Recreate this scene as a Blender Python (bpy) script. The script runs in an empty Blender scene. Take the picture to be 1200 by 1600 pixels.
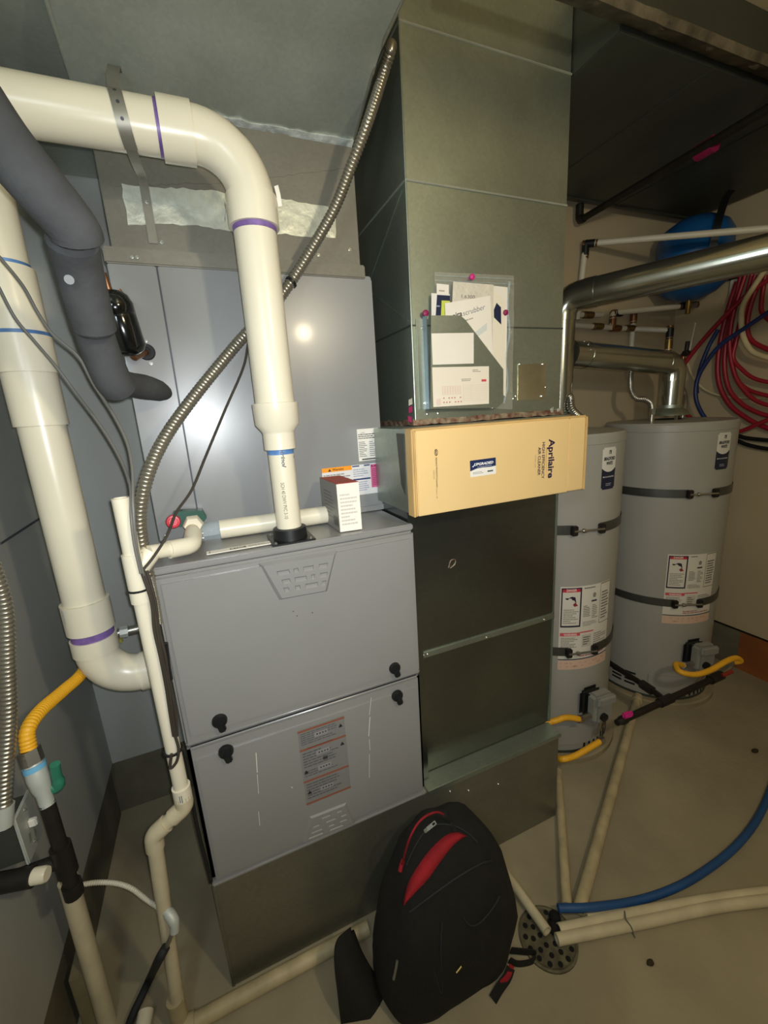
import bpy, bmesh, math, random
from mathutils import Vector, Matrix
from mathutils.bvhtree import BVHTree
random.seed(7)
V = Vector
scene = bpy.context.scene
col = scene.collection

# ------------------------------------------------------------------ camera
CAM_M = ((0.9192113531, 0.3664823856, 0.1440178783),
         (-0.3891479741, 0.9013348132, 0.1901562747),
         (-0.0601194023, -0.2308380722, 0.9711330712))   # columns: right, forward, up
CAM_C = V((0.1472, -0.9682, 1.5293))
FPX = 657.33
cd = bpy.data.cameras.new('camera')
cam = bpy.data.objects.new('camera', cd)
col.objects.link(cam)
m = Matrix.Identity(4)
for i in range(3):
    m[i][0] = CAM_M[i][0]; m[i][1] = CAM_M[i][2]; m[i][2] = -CAM_M[i][1]; m[i][3] = CAM_C[i]
cam.matrix_world = m
cd.sensor_fit = 'VERTICAL'; cd.sensor_height = 24.0; cd.lens = FPX / 1600 * 24.0
cd.clip_start = 0.02
scene.camera = cam

# ------------------------------------------------------------------ world, lamps, exposure
w = bpy.data.worlds.new('world'); scene.world = w; w.use_nodes = True
w.node_tree.nodes['Background'].inputs[0].default_value = (0.9, 0.95, 1.0, 1)
w.node_tree.nodes['Background'].inputs[1].default_value = 0.10

def lamp(name, kind, loc, power, color, size=0.05, aim=None, **kw):
    l = bpy.data.lights.new(name, kind); l.energy = power; l.color = color
    if kind == 'AREA': l.size = size
    else: l.shadow_soft_size = size
    for k, v in kw.items(): setattr(l, k, v)
    o = bpy.data.objects.new(name, l); col.objects.link(o); o.location = loc
    if aim is not None:
        o.rotation_euler = (V(aim) - V(loc)).to_track_quat('-Z', 'Y').to_euler()
    return o
lamp('phone_flash', 'SPOT', CAM_C + V((0.012, -0.01, 0.012)), 40, (0.93, 0.97, 1.0), 0.006,
     aim=(0.42, 0.1, 1.36), spot_size=math.radians(126), spot_blend=1.0)
lamp('ceiling_bulb', 'POINT', (0.81, -1.37, 2.04), 27, (1.0, 0.86, 0.60), 0.045)
lamp('added_left_fill', 'POINT', (-0.24, -1.25, 1.9), 11, (0.80, 0.95, 1.0), 0.10)  # added unseen cool fill that lightens the left wall and pipes
scene.view_settings.view_transform = 'Standard'
scene.view_settings.look = 'None'
scene.view_settings.gamma = 1.0
scene.view_settings.use_curve_mapping = False
scene.view_settings.exposure = 0.0

# ------------------------------------------------------------------ helpers
def at(px, py, x=None, y=None, z=None, dep=None):
    a, b = (px - 600) / FPX, -(py - 800) / FPX
    d = V([CAM_M[i][0] * a + CAM_M[i][1] + CAM_M[i][2] * b for i in range(3)])
    if x is not None: t = (x - CAM_C.x) / d.x
    elif y is not None: t = (y - CAM_C.y) / d.y
    elif z is not None: t = (z - CAM_C.z) / d.z
    else: t = dep
    return CAM_C + d * t
def at_cyl(px, py, cx, cy, r):
    a, b = (px - 600) / FPX, -(py - 800) / FPX
    d = V([CAM_M[i][0] * a + CAM_M[i][1] + CAM_M[i][2] * b for i in range(3)])
    ox, oy = CAM_C.x - cx, CAM_C.y - cy
    A = d.x ** 2 + d.y ** 2; B = 2 * (ox * d.x + oy * d.y); Cc = ox * ox + oy * oy - r * r
    disc = max(0, B * B - 4 * A * Cc)
    p = CAM_C + d * ((-B - math.sqrt(disc)) / (2 * A))
    return math.atan2(p.y - cy, p.x - cx), p.z
def lin(h):
    h = h.lstrip('#'); o = []
    for i in (0, 2, 4):
        c = int(h[i:i + 2], 16) / 255
        o.append(c / 12.92 if c <= 0.04045 else ((c + 0.055) / 1.055) ** 2.4)
    return (*o, 1.0)

def mat(name, color, rough=0.5, metal=0.0, vary=0.12, scale=8.0, bump=0.0, bscale=60.0, color2=None, streak=False, spec=0.5, coat=0.0, thr=(0.35, 0.7)):
    m = bpy.data.materials.new(name); m.use_nodes = True
    nt = m.node_tree; b = nt.nodes['Principled BSDF']
    c = lin(color)
    tc = nt.nodes.new('ShaderNodeTexCoord')
    n = nt.nodes.new('ShaderNodeTexNoise'); n.inputs['Scale'].default_value = scale; n.inputs['Detail'].default_value = 6
    if streak:
        mp = nt.nodes.new('ShaderNodeMapping'); mp.inputs['Scale'].default_value = (1, 1, 0.18)
        nt.links.new(tc.outputs['Object'], mp.inputs[0]); nt.links.new(mp.outputs[0], n.inputs['Vector'])
    else:
        nt.links.new(tc.outputs['Object'], n.inputs['Vector'])
    r = nt.nodes.new('ShaderNodeValToRGB')
    c2 = lin(color2) if color2 else tuple(min(1, v * (1 + vary)) for v in c[:3]) + (1,)
    c1 = c if color2 else tuple(v * (1 - vary) for v in c[:3]) + (1,)
    r.color_ramp.elements[0].color = c1; r.color_ramp.elements[1].color = c2
    r.color_ramp.elements[0].position, r.color_ramp.elements[1].position = thr
    nt.links.new(n.outputs[0], r.inputs[0]); nt.links.new(r.outputs[0], b.inputs['Base Color'])
    b.inputs['Roughness'].default_value = rough; b.inputs['Metallic'].default_value = metal
    b.inputs['Specular IOR Level'].default_value = spec; b.inputs['Coat Weight'].default_value = coat; b.inputs['Coat Roughness'].default_value = 0.1
    if bump:
        n2 = nt.nodes.new('ShaderNodeTexNoise'); n2.inputs['Scale'].default_value = bscale; n2.inputs['Detail'].default_value = 4
        nt.links.new(tc.outputs['Object'], n2.inputs['Vector'])
        bp = nt.nodes.new('ShaderNodeBump'); bp.inputs['Strength'].default_value = bump; bp.inputs['Distance'].default_value = 0.004
        nt.links.new(n2.outputs[0], bp.inputs['Height']); nt.links.new(bp.outputs[0], b.inputs['Normal'])
    return m
def galv(name, color, metal=0.55, rough=0.42, spangle=0.045):
    """galvanised sheet: voronoi zinc spangle over cloudy staining"""
    m = mat(name, color, rough, metal, 0.14, 3.0, 0.05, 18)
    nt = m.node_tree; b = nt.nodes['Principled BSDF']
    tc = nt.nodes['Texture Coordinate']
    vo = nt.nodes.new('ShaderNodeTexVoronoi'); vo.inputs['Scale'].default_value = 130
    nt.links.new(tc.outputs['Object'], vo.inputs['Vector'])
    hs = nt.nodes.new('ShaderNodeHueSaturation')
    mr = nt.nodes.new('ShaderNodeMapRange'); mr.inputs[3].default_value = 1 - spangle; mr.inputs[4].default_value = 1 + spangle
    sp = nt.nodes.new('ShaderNodeSeparateColor')
    nt.links.new(vo.outputs['Color'], sp.inputs[0]); nt.links.new(sp.outputs[0], mr.inputs[0])
    nt.links.new(mr.outputs[0], hs.inputs['Value'])
    src = b.inputs['Base Color'].links[0].from_socket
    nt.links.new(src, hs.inputs['Color']); nt.links.new(hs.outputs[0], b.inputs['Base Color'])
    return m
def glass(name, color, alpha, rough=0.1):
    m = bpy.data.materials.new(name); m.use_nodes = True
    b = m.node_tree.nodes['Principled BSDF']
    n = m.node_tree.nodes.new('ShaderNodeTexNoise'); n.inputs['Scale'].default_value = 30
    bp = m.node_tree.nodes.new('ShaderNodeBump'); bp.inputs['Strength'].default_value = 0.35; bp.inputs['Distance'].default_value = 0.01
    m.node_tree.links.new(n.outputs[0], bp.inputs['Height']); m.node_tree.links.new(bp.outputs[0], b.inputs['Normal'])
    b.inputs['Base Color'].default_value = lin(color); b.inputs['Alpha'].default_value = alpha
    b.inputs['Roughness'].default_value = rough; b.inputs['Specular IOR Level'].default_value = 0.8
    return m
def print_mat():
    m = bpy.data.materials.new('flat_print'); m.use_nodes = True
    b = m.node_tree.nodes['Principled BSDF']
    a = m.node_tree.nodes.new('ShaderNodeAttribute'); a.attribute_name = 'ink'
    m.node_tree.links.new(a.outputs['Color'], b.inputs['Base Color'])
    b.inputs['Roughness'].default_value = 0.45
    return m

M = dict(
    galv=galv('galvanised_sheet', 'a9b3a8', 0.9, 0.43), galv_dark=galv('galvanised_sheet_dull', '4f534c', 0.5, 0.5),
    galv_base=galv('galvanised_base', '858374', 0.7, 0.42), galv_lo=galv('galvanised_lower', '7d8380', 0.95, 0.25),
    plenum=galv('weathered_plenum_sheet', '7d7a70', 0.4, 0.55), trunk=galv('cloudy_trunk_sheet', 'b4bab0', 0.5, 0.45),
    foil=mat('foil_tape', 'd3d6ca', 0.4, 0.55, 0.12, 30, 0.6, 40),
    furnace=mat('grey_enamel', '8a8986', 0.25, 0.0, 0.03, 4, 0.01, 300, spec=0.6),
    coil=mat('grey_enamel_glossy', '888989', 0.30, 0.0, 0.03, 4, 0.0, 200, spec=0.62, coat=0.10),
    seam=mat('dark_seam', '3d4048', 0.5), black=mat('black_plastic', '17191b', 0.4), rubber=mat('black_rubber', '202226', 0.75, bump=0.2),
    insul=mat('foam_insulation', '434446', 0.9, 0, 0.15, 20, 0.3, 90), gloss=mat('black_gloss', '0d0f10', 0.12, 0, spec=0.8),
    pvc=mat('white_pvc', 'e2dac3', 0.3, 0, 0.04, 5), pvc_old=mat('aged_pvc', 'cfc3a4', 0.4, 0, 0.12, 12), pvc_dirty=mat('dirty_pvc', 'b9aa86', 0.55, 0, 0.2, 14),
    purple=mat('purple_primer', '7a5f9c', 0.4, 0, 0.3, 30), blue_glue=mat('blue_primer', '5a83ba', 0.4, 0, 0.3, 30),
    steel=mat('bright_steel', 'b5b3aa', 0.28, 0.9, 0.08, 12), vent=mat('vent_metal', 'b7b8ad', 0.2, 0.95, 0.08, 6, 0.04, 30),
    strap=mat('strap_metal', '8e8b80', 0.45, 0.6, 0.1, 20), dark_strap=mat('heater_strap_metal', '5f605c', 0.4, 0.7, 0.1, 20), screw=mat('screw_zinc', 'd2d2cc', 0.25, 0.9),
    copper=mat('copper', '8c6548', 0.35, 0.8), brass=mat('brass', '86703f', 0.35, 0.8),
    beige=mat('cream_enamel', 'e6c68c', 0.42, 0, 0.03, 3), beige_edge=mat('cream_edge', 'd0ad72', 0.45),
    paper=mat('white_paper', 'ece6da', 0.7, 0, 0.03, 6), pink=mat('pink_tape', 'd22a83', 0.5, 0, 0.1), magenta=mat('magenta_tape', '8f1450', 0.5),
    tank=mat('heater_enamel', 'a09e97', 0.38, 0, 0.03, 4), valve=mat('valve_grey', '8f8f88', 0.5, 0, 0.05),
    yellow=mat('yellow_gas_hose', 'f0b226', 0.45, 0, 0.06), blue=mat('blue_tank', '175692', 0.35), bluehose=mat('blue_hose', '234f86', 0.45, 0, 0.1, 20),
    red=mat('red_tubing', '9a1c30', 0.4, 0, 0.1), navy=mat('navy_tubing', '1d2f63', 0.4), cream=mat('cream_tubing', 'cdbf97', 0.45),
    pex=mat('white_tubing', 'd3cdbb', 0.4, 0, 0.04), iron=mat('black_iron', '2b2825', 0.5, 0.4, 0.2, 20), green=mat('green_handle', '2f7a60', 0.45),
    redcap=mat('red_cap', 'd33545', 0.35), teal=mat('green_fitting', '285648', 0.4),
    wire=mat('grey_wire', '6b6963', 0.5), wire_dark=mat('brown_wire', '3a342c', 0.5),
    carton_red=mat('carton_red', 'b04a3c', 0.6, 0, 0.1, 10), carton_grey=mat('carton_side', '8f8d88', 0.6),
    fabric=mat('black_fabric', '15130f', 0.92, 0, 0.25, 30, 0.5, 350), fabric2=mat('charcoal_fabric', '1c1a16', 0.95, 0, 0.2, 30, 0.5, 350), redfab=mat('red_fabric', '9a1420', 0.85, 0, 0.15, 25, 0.4, 350),
    wall=mat('drywall_tan', 'b8a88a', 0.85, 0, 0.04, 2.5, 0.1, 120), wall_l=mat('drywall_grey', 'acaea9', 0.7, 0, 0.05, 2.0, 0.1, 120),
    ceil=mat('ceiling_tan', 'd6c49c', 0.9, 0, 0.05, 3, 0.1, 90),
    floor=mat('concrete_floor', '8a8069', 0.8, 0, 0.2, 2.6, 0.35, 45, color2='ada185', thr=(0.3, 0.75)),
    conc=mat('concrete_stem', '6f6a58', 0.9, 0, 0.2, 7, 0.4, 60), pad=mat('concrete_pad', '9a8d70', 0.85, 0, 0.15, 6, 0.3, 60),
    wood=mat('orange_wood', '9a5a2c', 0.7, 0, 0.25, 5, 0.15, 40), crust=mat('dirty_flange', '5a5241', 0.85, 0.1, 0.5, 18, 0.9, 50),
    grate=mat('drain_iron', '68624d', 0.7, 0.3, 0.35, 30, 0.5, 80), hole=mat('drain_dark', '0a0908', 0.9), stone=mat('dark_stone', '3a3020', 0.9, 0, 0.3, 60),
    rust=mat('sealant_smear', '6a4033', 0.5, 0.3, 0.5, 45, 0.8, 60, color2='a89c84'), clear=glass('clear_plastic', 'cfe0e6', 0.28, 0.08), bag=glass('zip_bag_plastic', 'f2efe6', 0.16, 0.12),
    plate=mat('cover_plate_metal', 'bcc0b8', 0.5, 0.2), box=mat('cardboard', '7d7358', 0.85, 0, 0.15, 20), fog=mat('conduit_galv', 'a39d8f', 0.30, 0.8),
)
PRINT = print_mat()

def bm_new(): return bmesh.new()
def origin_of(p):
    o = V((0, 0, 0))
    while p is not None:
        o += V(p.location); p = p.parent
    return o
def put(name, me, material, parent=None, smooth=40):
    """link one mesh object; world-space vertices are moved to the parent's base (or the mesh's own base)"""
    if parent is not None: off = origin_of(parent)
    else:
        xs = [v.co for v in me.vertices]
        lo = [min(c[i] for c in xs) for i in range(3)]; hi = [max(c[i] for c in xs) for i in range(3)]
        off = V(((lo[0] + hi[0]) / 2, (lo[1] + hi[1]) / 2, lo[2]))
    me.transform(Matrix.Translation(-off))
    if material is not None: me.materials.append(material)
    if smooth:
        for p in me.polygons: p.use_smooth = True
        me.set_sharp_from_angle(angle=math.radians(smooth))
    o = bpy.data.objects.new(name, me); col.objects.link(o)
    if parent is not None: o.parent = parent
    else: o.location = off
    return o
def obj(name, bm, material, parent=None, smooth=40):
    bmesh.ops.recalc_face_normals(bm, faces=bm.faces)
    me = bpy.data.meshes.new(name); bm.to_mesh(me); bm.free()
    return put(name, me, material, parent, smooth)
def thing(name, label, cat, loc, group=None):
    o = bpy.data.objects.new(name, None); col.objects.link(o); o.location = loc
    o.empty_display_size = 0.05
    return tag(o, label, cat, group)
def tag(o, label, cat, group=None):
    o['label'] = label; o['category'] = cat
    if group: o['group'] = group
    return o
def struct(o): o['kind'] = 'structure'; return o

def box(bm, x0, x1, y0, y1, z0, z1, bev=0.0, seg=2):
    r = bmesh.ops.create_cube(bm, size=1)
    vs = r['verts']
    for v in vs:
        v.co = V(((x0 + x1) / 2 + v.co.x * (x1 - x0), (y0 + y1) / 2 + v.co.y * (y1 - y0), (z0 + z1) / 2 + v.co.z * (z1 - z0)))
    if bev:
        es = list({e for v in vs for e in v.link_edges})
        bmesh.ops.bevel(bm, geom=es, offset=bev, segments=seg, affect='EDGES', clamp_overlap=True)
    return bm
def bx(*a, **k): return box(bm_new(), *a, **k)
def frame(O, u, v):
    u = V(u).normalized(); v = V(v).normalized(); n = u.cross(v).normalized()
    return (V(O), u, v, n)
def fp(F, s, t, h): return F[0] + F[1] * s + F[2] * t + F[3] * h
def fbox(bm, F, s0, s1, t0, t1, h0, h1, bev=0.0, seg=2):
    r = bmesh.ops.create_cube(bm, size=1); vs = r['verts']
    for q in vs:
        q.co = fp(F, (s0 + s1) / 2 + q.co.x * (s1 - s0), (t0 + t1) / 2 + q.co.y * (t1 - t0), (h0 + h1) / 2 + q.co.z * (h1 - h0))
    if bev:
        es = list({e for q in vs for e in q.link_edges})
        bmesh.ops.bevel(bm, geom=es, offset=bev, segments=seg, affect='EDGES', clamp_overlap=True)
    return bm
def prism(bm, pts, d):
    """extrude the polygon pts by the vector d"""
    a = [bm.verts.new(p) for p in pts]; b = [bm.verts.new(V(p) + V(d)) for p in pts]
    bm.faces.new(a); bm.faces.new(b[::-1]); n = len(pts)
    for i in range(n): bm.faces.new((a[i], b[i], b[(i + 1) % n], a[(i + 1) % n]))
    return bm
def curve(pts, n=8):
    """Catmull-Rom through pts"""
    P = [V(p) for p in pts]; P = [P[0] * 2 - P[1]] + P + [P[-1] * 2 - P[-2]]
    o = []
    for i in range(1, len(P) - 2):
        a, b, c, d = P[i - 1:i + 3]
        for k in range(n):
            t = k / n
            o.append(0.5 * ((2 * b) + (c - a) * t + (2 * a - 5 * b + 4 * c - d) * t * t + (3 * b - a - 3 * c + d) * t ** 3))
    o.append(P[-2]); return o
def fillet(pts, R, n=8):
    P = [V(p) for p in pts]; o = [P[0]]
    for i in range(1, len(P) - 1):
        d1 = (P[i - 1] - P[i]).normalized(); d2 = (P[i + 1] - P[i]).normalized()
        ang = d1.angle(d2); L = min(R / math.tan(ang / 2), (P[i - 1] - P[i]).length * (0.98 if i == 1 else 0.49), (P[i + 1] - P[i]).length * (0.98 if i == len(P) - 2 else 0.49))
        a, b = P[i] + d1 * L, P[i] + d2 * L
        Re = L * math.tan(ang / 2)
        c = P[i] + (d1 + d2).normalized() * (Re / math.sin(ang / 2))
        va, vb = a - c, b - c; th = va.angle(vb)
        for k in range(n + 1):
            t = k / n
            o.append(c + (va * math.sin((1 - t) * th) + vb * math.sin(t * th)) / math.sin(th))
    o.append(P[-1]); return o
def resample(pts, step):
    o = [pts[0]]; acc = 0; prev = pts[0]
    for p in pts[1:]:
        seg = p - prev; L = seg.length
        while acc + L >= step and L > 1e-9:
            prev = prev + seg * ((step - acc) / L); o.append(prev.copy()); seg = p - prev; L = seg.length; acc = 0
        acc += L; prev = p
    return o
def tube(bm, pts, r, seg=14, caps=True, hollow=0.0):
    pts = [V(p) for p in pts]; n = len(pts)
    rs = r if isinstance(r, (list, tuple)) else [r] * n
    t = [(pts[min(i + 1, n - 1)] - pts[max(i - 1, 0)]).normalized() for i in range(n)]
    up = V((0, 0, 1)) if abs(t[0].z) < 0.9 else V((1, 0, 0))
    x = t[0].cross(up).normalized(); rings = []
    for i in range(n):
        x = (x - t[i] * x.dot(t[i])).normalized(); y = t[i].cross(x)
        rings.append([bm.verts.new(pts[i] + (x * math.cos(2 * math.pi * k / seg) + y * math.sin(2 * math.pi * k / seg)) * rs[i]) for k in range(seg)])
    for a, b in zip(rings, rings[1:]):
        for k in range(seg): bm.faces.new((a[k], a[(k + 1) % seg], b[(k + 1) % seg], b[k]))
    if caps:
        for ring, e in ((rings[0], -1), (rings[-1], 1)):
            if hollow:
                c = sum((v.co for v in ring), V()) / seg; i0 = 0 if e < 0 else n - 1
                inn = [bm.verts.new(c + (v.co - c) * hollow) for v in ring]
                deep = [bm.verts.new(q.co - t[i0] * e * rs[i0] * 1.2) for q in inn]
                for k in range(seg):
                    bm.faces.new((ring[k], ring[(k + 1) % seg], inn[(k + 1) % seg], inn[k]))
                    bm.faces.new((inn[k], inn[(k + 1) % seg], deep[(k + 1) % seg], deep[k]))
                bm.faces.new(deep)
            else: bm.faces.new(ring)
    return bm
def tb(pts, r, **k): return tube(bm_new(), pts, r, **k)
def corr(pts, r, pitch=0.008, depth=0.12, seg=12):
    """corrugated hose or flexible metal conduit"""
    P = resample(curve(pts, 12), pitch / 4)
    return tb(P, [r * (1 + depth * (0, 0.7, 1, 0.7)[i % 4] - depth / 2) for i in range(len(P))], seg=seg)
def lathe(bm, O, axis, prof, seg=24):
    """prof: (distance along axis, radius)"""
    ax = V(axis).normalized(); up = V((0, 0, 1)) if abs(ax.z) < 0.9 else V((1, 0, 0))
    x = ax.cross(up).normalized(); y = ax.cross(x)
    rings = [[bm.verts.new(V(O) + ax * h + (x * math.cos(2 * math.pi * k / seg) + y * math.sin(2 * math.pi * k / seg)) * max(r, 2e-4)) for k in range(seg)] for h, r in prof]
    for a, b in zip(rings, rings[1:]):
        for k in range(seg): bm.faces.new((a[k], a[(k + 1) % seg], b[(k + 1) % seg], b[k]))
    bm.faces.new(rings[0]); bm.faces.new(rings[-1]); return bm
def ribbon(bm, pts, wdir, wd, th=0.0012):
    pts = [V(p) for p in pts]; rows = []
    for i, p in enumerate(pts):
        t = (pts[min(i + 1, len(pts) - 1)] - pts[max(i - 1, 0)]).normalized()
        ww = (V(wdir) - t * V(wdir).dot(t)).normalized(); nn = t.cross(ww).normalized()
        rows.append([bm.verts.new(p + ww * a * wd / 2 + nn * b * th / 2) for a, b in ((-1, -1), (1, -1), (1, 1), (-1, 1))])
    for a, b in zip(rows, rows[1:]):
        for k in range(4): bm.faces.new((a[k], a[(k + 1) % 4], b[(k + 1) % 4], b[k]))
    bm.faces.new(rows[0]); bm.faces.new(rows[-1][::-1]); return bm
_sm = None
def screw(parent, p, n, r=0.0045, material=None):
    """one hex-washer screw, mesh shared by every copy"""
    global _sm
    if _sm is None:
        b = bm_new(); tube(b, [V((0, 0, 0)), V((0, 0, 0.25)), V((0, 0, 0.3))], [1, 1, 0.9], seg=10); tube(b, [V((0, 0, 0.25)), V((0, 0, 0.85)), V((0, 0, 1.0))], [0.6, 0.6, 0.45], seg=6)
        _sm = bpy.data.meshes.new('screw'); b.to_mesh(_sm); b.free(); _sm.materials.append(M['screw'])
    o = bpy.data.objects.new('screw', _sm); col.objects.link(o); o.parent = parent
    o.matrix_local = Matrix.Translation(V(p) - origin_of(parent)) @ V(n).to_track_quat('Z', 'Y').to_matrix().to_4x4() @ Matrix.Scale(r, 4)
    return o

_tc = {}
def text_tris(s, bold=0.0, shear=0.0):
    k = (s, bold, shear)
    if k not in _tc:
        c = bpy.data.curves.new('t', 'FONT'); c.body = s; c.offset = bold; c.shear = shear; c.resolution_u = 3
        o = bpy.data.objects.new('t', c); col.objects.link(o)
        me = bpy.data.meshes.new_from_object(o)
        vs = [v.co.copy() for v in me.vertices]; fs = [tuple(p.vertices) for p in me.polygons]
        bpy.data.objects.remove(o); bpy.data.curves.remove(c); bpy.data.meshes.remove(me)
        x0 = min(v.x for v in vs); x1 = max(v.x for v in vs)
        _tc[k] = ([(v.x - x0, v.y) for v in vs], fs, x1 - x0)
    return _tc[k]
def decal(name, parent, place, items, step=None, base=None):
    """flat print as one mesh. place(s, t, h) -> world point. items:
    ('r', s0, t0, s1, t1, colour) rectangle, ('p', [(s,t)..], colour) polygon,
    ('t', s, t, cap_height, string, colour, width or None, bold, shear) text, ('l', s0, t0, s1, t1, lines, colour) lines of fine print"""
    vs, fs, cs = [], [], []; layer = 0
    def poly(p, c, h):
        i = len(vs); vs.extend(place(s, t, h) for s, t in p); fs.append(tuple(range(i, i + len(p)))); cs.append(lin(c))
    def rect(a, b, c, d, colr, h):
        n = max(1, int(math.ceil(abs(c - a) / step))) if step else 1
        for k in range(n):
            p, q = a + (c - a) * k / n, a + (c - a) * (k + 1) / n
            poly([(p, b), (q, b), (q, d), (p, d)], colr, h)
    for it in items:
        layer += 1; h = 0.0002 + layer * 0.00007
        if it[0] == 'r': rect(*it[1:5], it[5], h)
        elif it[0] == 'p': poly(it[1], it[2], h)
        elif it[0] == 'l':
            _, a, b, c, d, n, colr = it; rr = random.Random(int((a + b + c) * 1e5))
            for k in range(n):
                y = d - (d - b) * (k + 0.5) / n; hh = (d - b) / n * 0.22
                e = c - (c - a) * (rr.random() * 0.25 if k % 3 else rr.random() * 0.55)
                x = a
                while x < e - 0.001:
                    wq = min(e - x, (c - a) * (0.06 + rr.random() * 0.12)); poly([(x, y - hh), (x + wq, y - hh), (x + wq, y + hh), (x, y + hh)], colr, h); x += wq + (c - a) * 0.018
        else:
            _, s, t, cap, st, colr, width, bold, shear = it
            tv, tf, L = text_tris(st, bold, shear); k = cap / 0.70; kx = (width / L) if width else k
            i = len(vs); vs.extend(place(s + x * kx, t + y * k, h) for x, y in tv)
            for f in tf: fs.append(tuple(i + q for q in f)); cs.append(lin(colr))
    me = bpy.data.meshes.new(name); me.from_pydata(vs, [], fs); me.update()
    ca = me.color_attributes.new('ink', 'FLOAT_COLOR', 'CORNER'); k = 0
    for p, c in zip(me.polygons, cs):
        for _ in p.vertices: ca.data[k].color = c; k += 1
    return put(name, me, PRINT, parent, 0)
def on_frame(F): return lambda s, t, h: fp(F, s, t, h)
def on_cyl(cx, cy, r, a0, z0): return lambda s, t, h: V((cx + (r + h) * math.cos(a0 + s / r), cy + (r + h) * math.sin(a0 + s / r), z0 + t))

# ------------------------------------------------------------------ setting
XL, XR, YB, ZC, ZD = -0.375, 2.72, 0.765, 2.62, 0.24      # walls, ceiling, lower edge of the drywall
YF = -2.8
struct(obj('floor', bx(XL - 0.1, XR + 0.1, YF - 0.1, YB + 0.1, -0.1, 0), M['floor'], smooth=0))
struct(obj('ceiling', bx(XL - 0.1, XR + 0.1, YF - 0.1, YB + 0.1, ZC, ZC + 0.1), M['ceil'], smooth=0))
b = bx(-0.02, XR + 0.1, YB, YB + 0.1, ZD, ZC); struct(obj('wall_back', b, M['wall'], smooth=0))
struct(obj('wall_back_left', bx(XL - 0.1, -0.02, YB, YB + 0.1, ZD, ZC), M['wall_l'], smooth=0))
struct(obj('trim_1', bx(XL - 0.1, XR + 0.1, YB + 0.012, YB + 0.1, 0, ZD), M['conc'], smooth=0))
struct(obj('wall_right', bx(XR, XR + 0.1, YF, YB, ZD, ZC), M['wall'], smooth=0))
struct(obj('trim_2', bx(XR + 0.01, XR + 0.1, YF, 0.24, 0, ZD), M['wood'], smooth=0))
struct(obj('trim_3', bx(XR + 0.012, XR + 0.1, 0.24, YB + 0.012, 0, ZD), M['conc'], smooth=0))
struct(obj('trim_4', bx(XR + 0.004, XR + 0.03, YF, YB, ZD - 0.012, ZD), M['black'], smooth=0))
struct(obj('wall_left', bx(XL - 0.1, XL, YF, YB, ZD, ZC), M['wall_l'], smooth=0))
struct(obj('trim_5', bx(XL - 0.1, XL - 0.012, YF, YB, 0, ZD), M['conc'], smooth=0))
struct(obj('wall_front', bx(XL - 0.1, XR + 0.1, YF - 0.1, YF, 0, ZC), mat('concrete_wall', '76776f', 0.9, 0, 0.1, 3, 0.2, 40), smooth=0))
b = bm_new(); prism(b, [at(0, 848, x=XL), at(62, 808, x=XL), at(62, 811, x=XL), at(0, 851, x=XL)], (0.004, 0, 0)); struct(obj('trim_6', b, M['seam'], smooth=0))

# ------------------------------------------------------------------ furnace base, furnace
FW, ZB, ZS, ZT = 0.622, 0.3685, 0.793, 1.237
BX = 1.168
t = thing('furnace_platform', 'long low galvanized sheet metal base box under furnace and ductwork', 'duct base', (BX / 2, 0.36, 0))
obj('shell', bx(0, BX, 0, 0.72, 0, ZB - 0.002, 0.003), M['galv_base'], t)
b = bm_new(); fbox(b, frame((0.63, -0.002, ZB - 0.002), (1, 0, 0), (0, 1, 0)), 0, BX - 0.63 + 0.004, 0, 0.062, 0, 0.003, 0.001); fbox(b, frame((0.63, -0.003, ZB - 0.014), (1, 0, 0), (0, 0, 1)), 0, BX - 0.63 + 0.004, 0, 0.015, 0, 0.002)
obj('top_flange', b, M['galv'], t)
obj('corner_seam', bx(-0.0015, 0.006, -0.002, 0.02, 0.002, ZB - 0.004), M['galv_base'], t)
for sx, sz in ((0.78, 0.30), (0.9, 0.27), (0.71, 0.33)): screw(t, (sx, 0, sz), (0, -1, 0), 0.0035)
furn_base = t

f = thing('furnace', 'grey enamel upflow gas furnace with two front doors on galvanized base', 'furnace', (FW / 2, 0.36, ZB))
obj('cabinet', bx(0.001, FW - 0.001, 0.012, 0.74, ZB, ZT - 0.002, 0.003), M['furnace'], f)
obj('top_lip', bx(0, FW, 0.0, 0.016, ZT - 0.016, ZT, 0.003), M['furnace'], f)
obj('bottom_lip', bx(0, FW, -0.008, 0.012, ZB, ZB + 0.010, 0.003), M['furnace'], f)
up = obj('upper_door', bx(0.002, FW - 0.002, -0.006, 0.012, ZS + 0.004, ZT - 0.018, 0.006, 3), M['furnace'], f)
b = bx(0.012, FW - 0.012, -0.011, 0.0, ZS + 0.022, ZT - 0.030, 0.008, 4); obj('raised_field', b, M['furnace'], up)
lo = obj('lower_door', bx(0.002, FW - 0.002, -0.008, 0.012, ZB + 0.011, ZS - 0.001, 0.012, 5), M['furnace'], f)
b = bx(0.012, FW - 0.012, -0.012, 0.0, ZB + 0.025, ZS - 0.030, 0.006, 3); obj('raised_field', b, M['furnace'], lo)
obj('door_lip', bx(0.003, FW - 0.003, -0.009, 0.006, ZS + 0.003, ZS + 0.012, 0.004, 3), M['furnace'], up)
b = bm_new(); fbox(b, frame((0.004, 0.004, ZS - 0.004), (1, 0, 0), (0, 0, 1)), 0, FW - 0.008, 0, 0.007, -0.006, 0.004); obj('door_gap', b, mat('gap_shade', '5b5c5e', 0.5), f)

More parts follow.
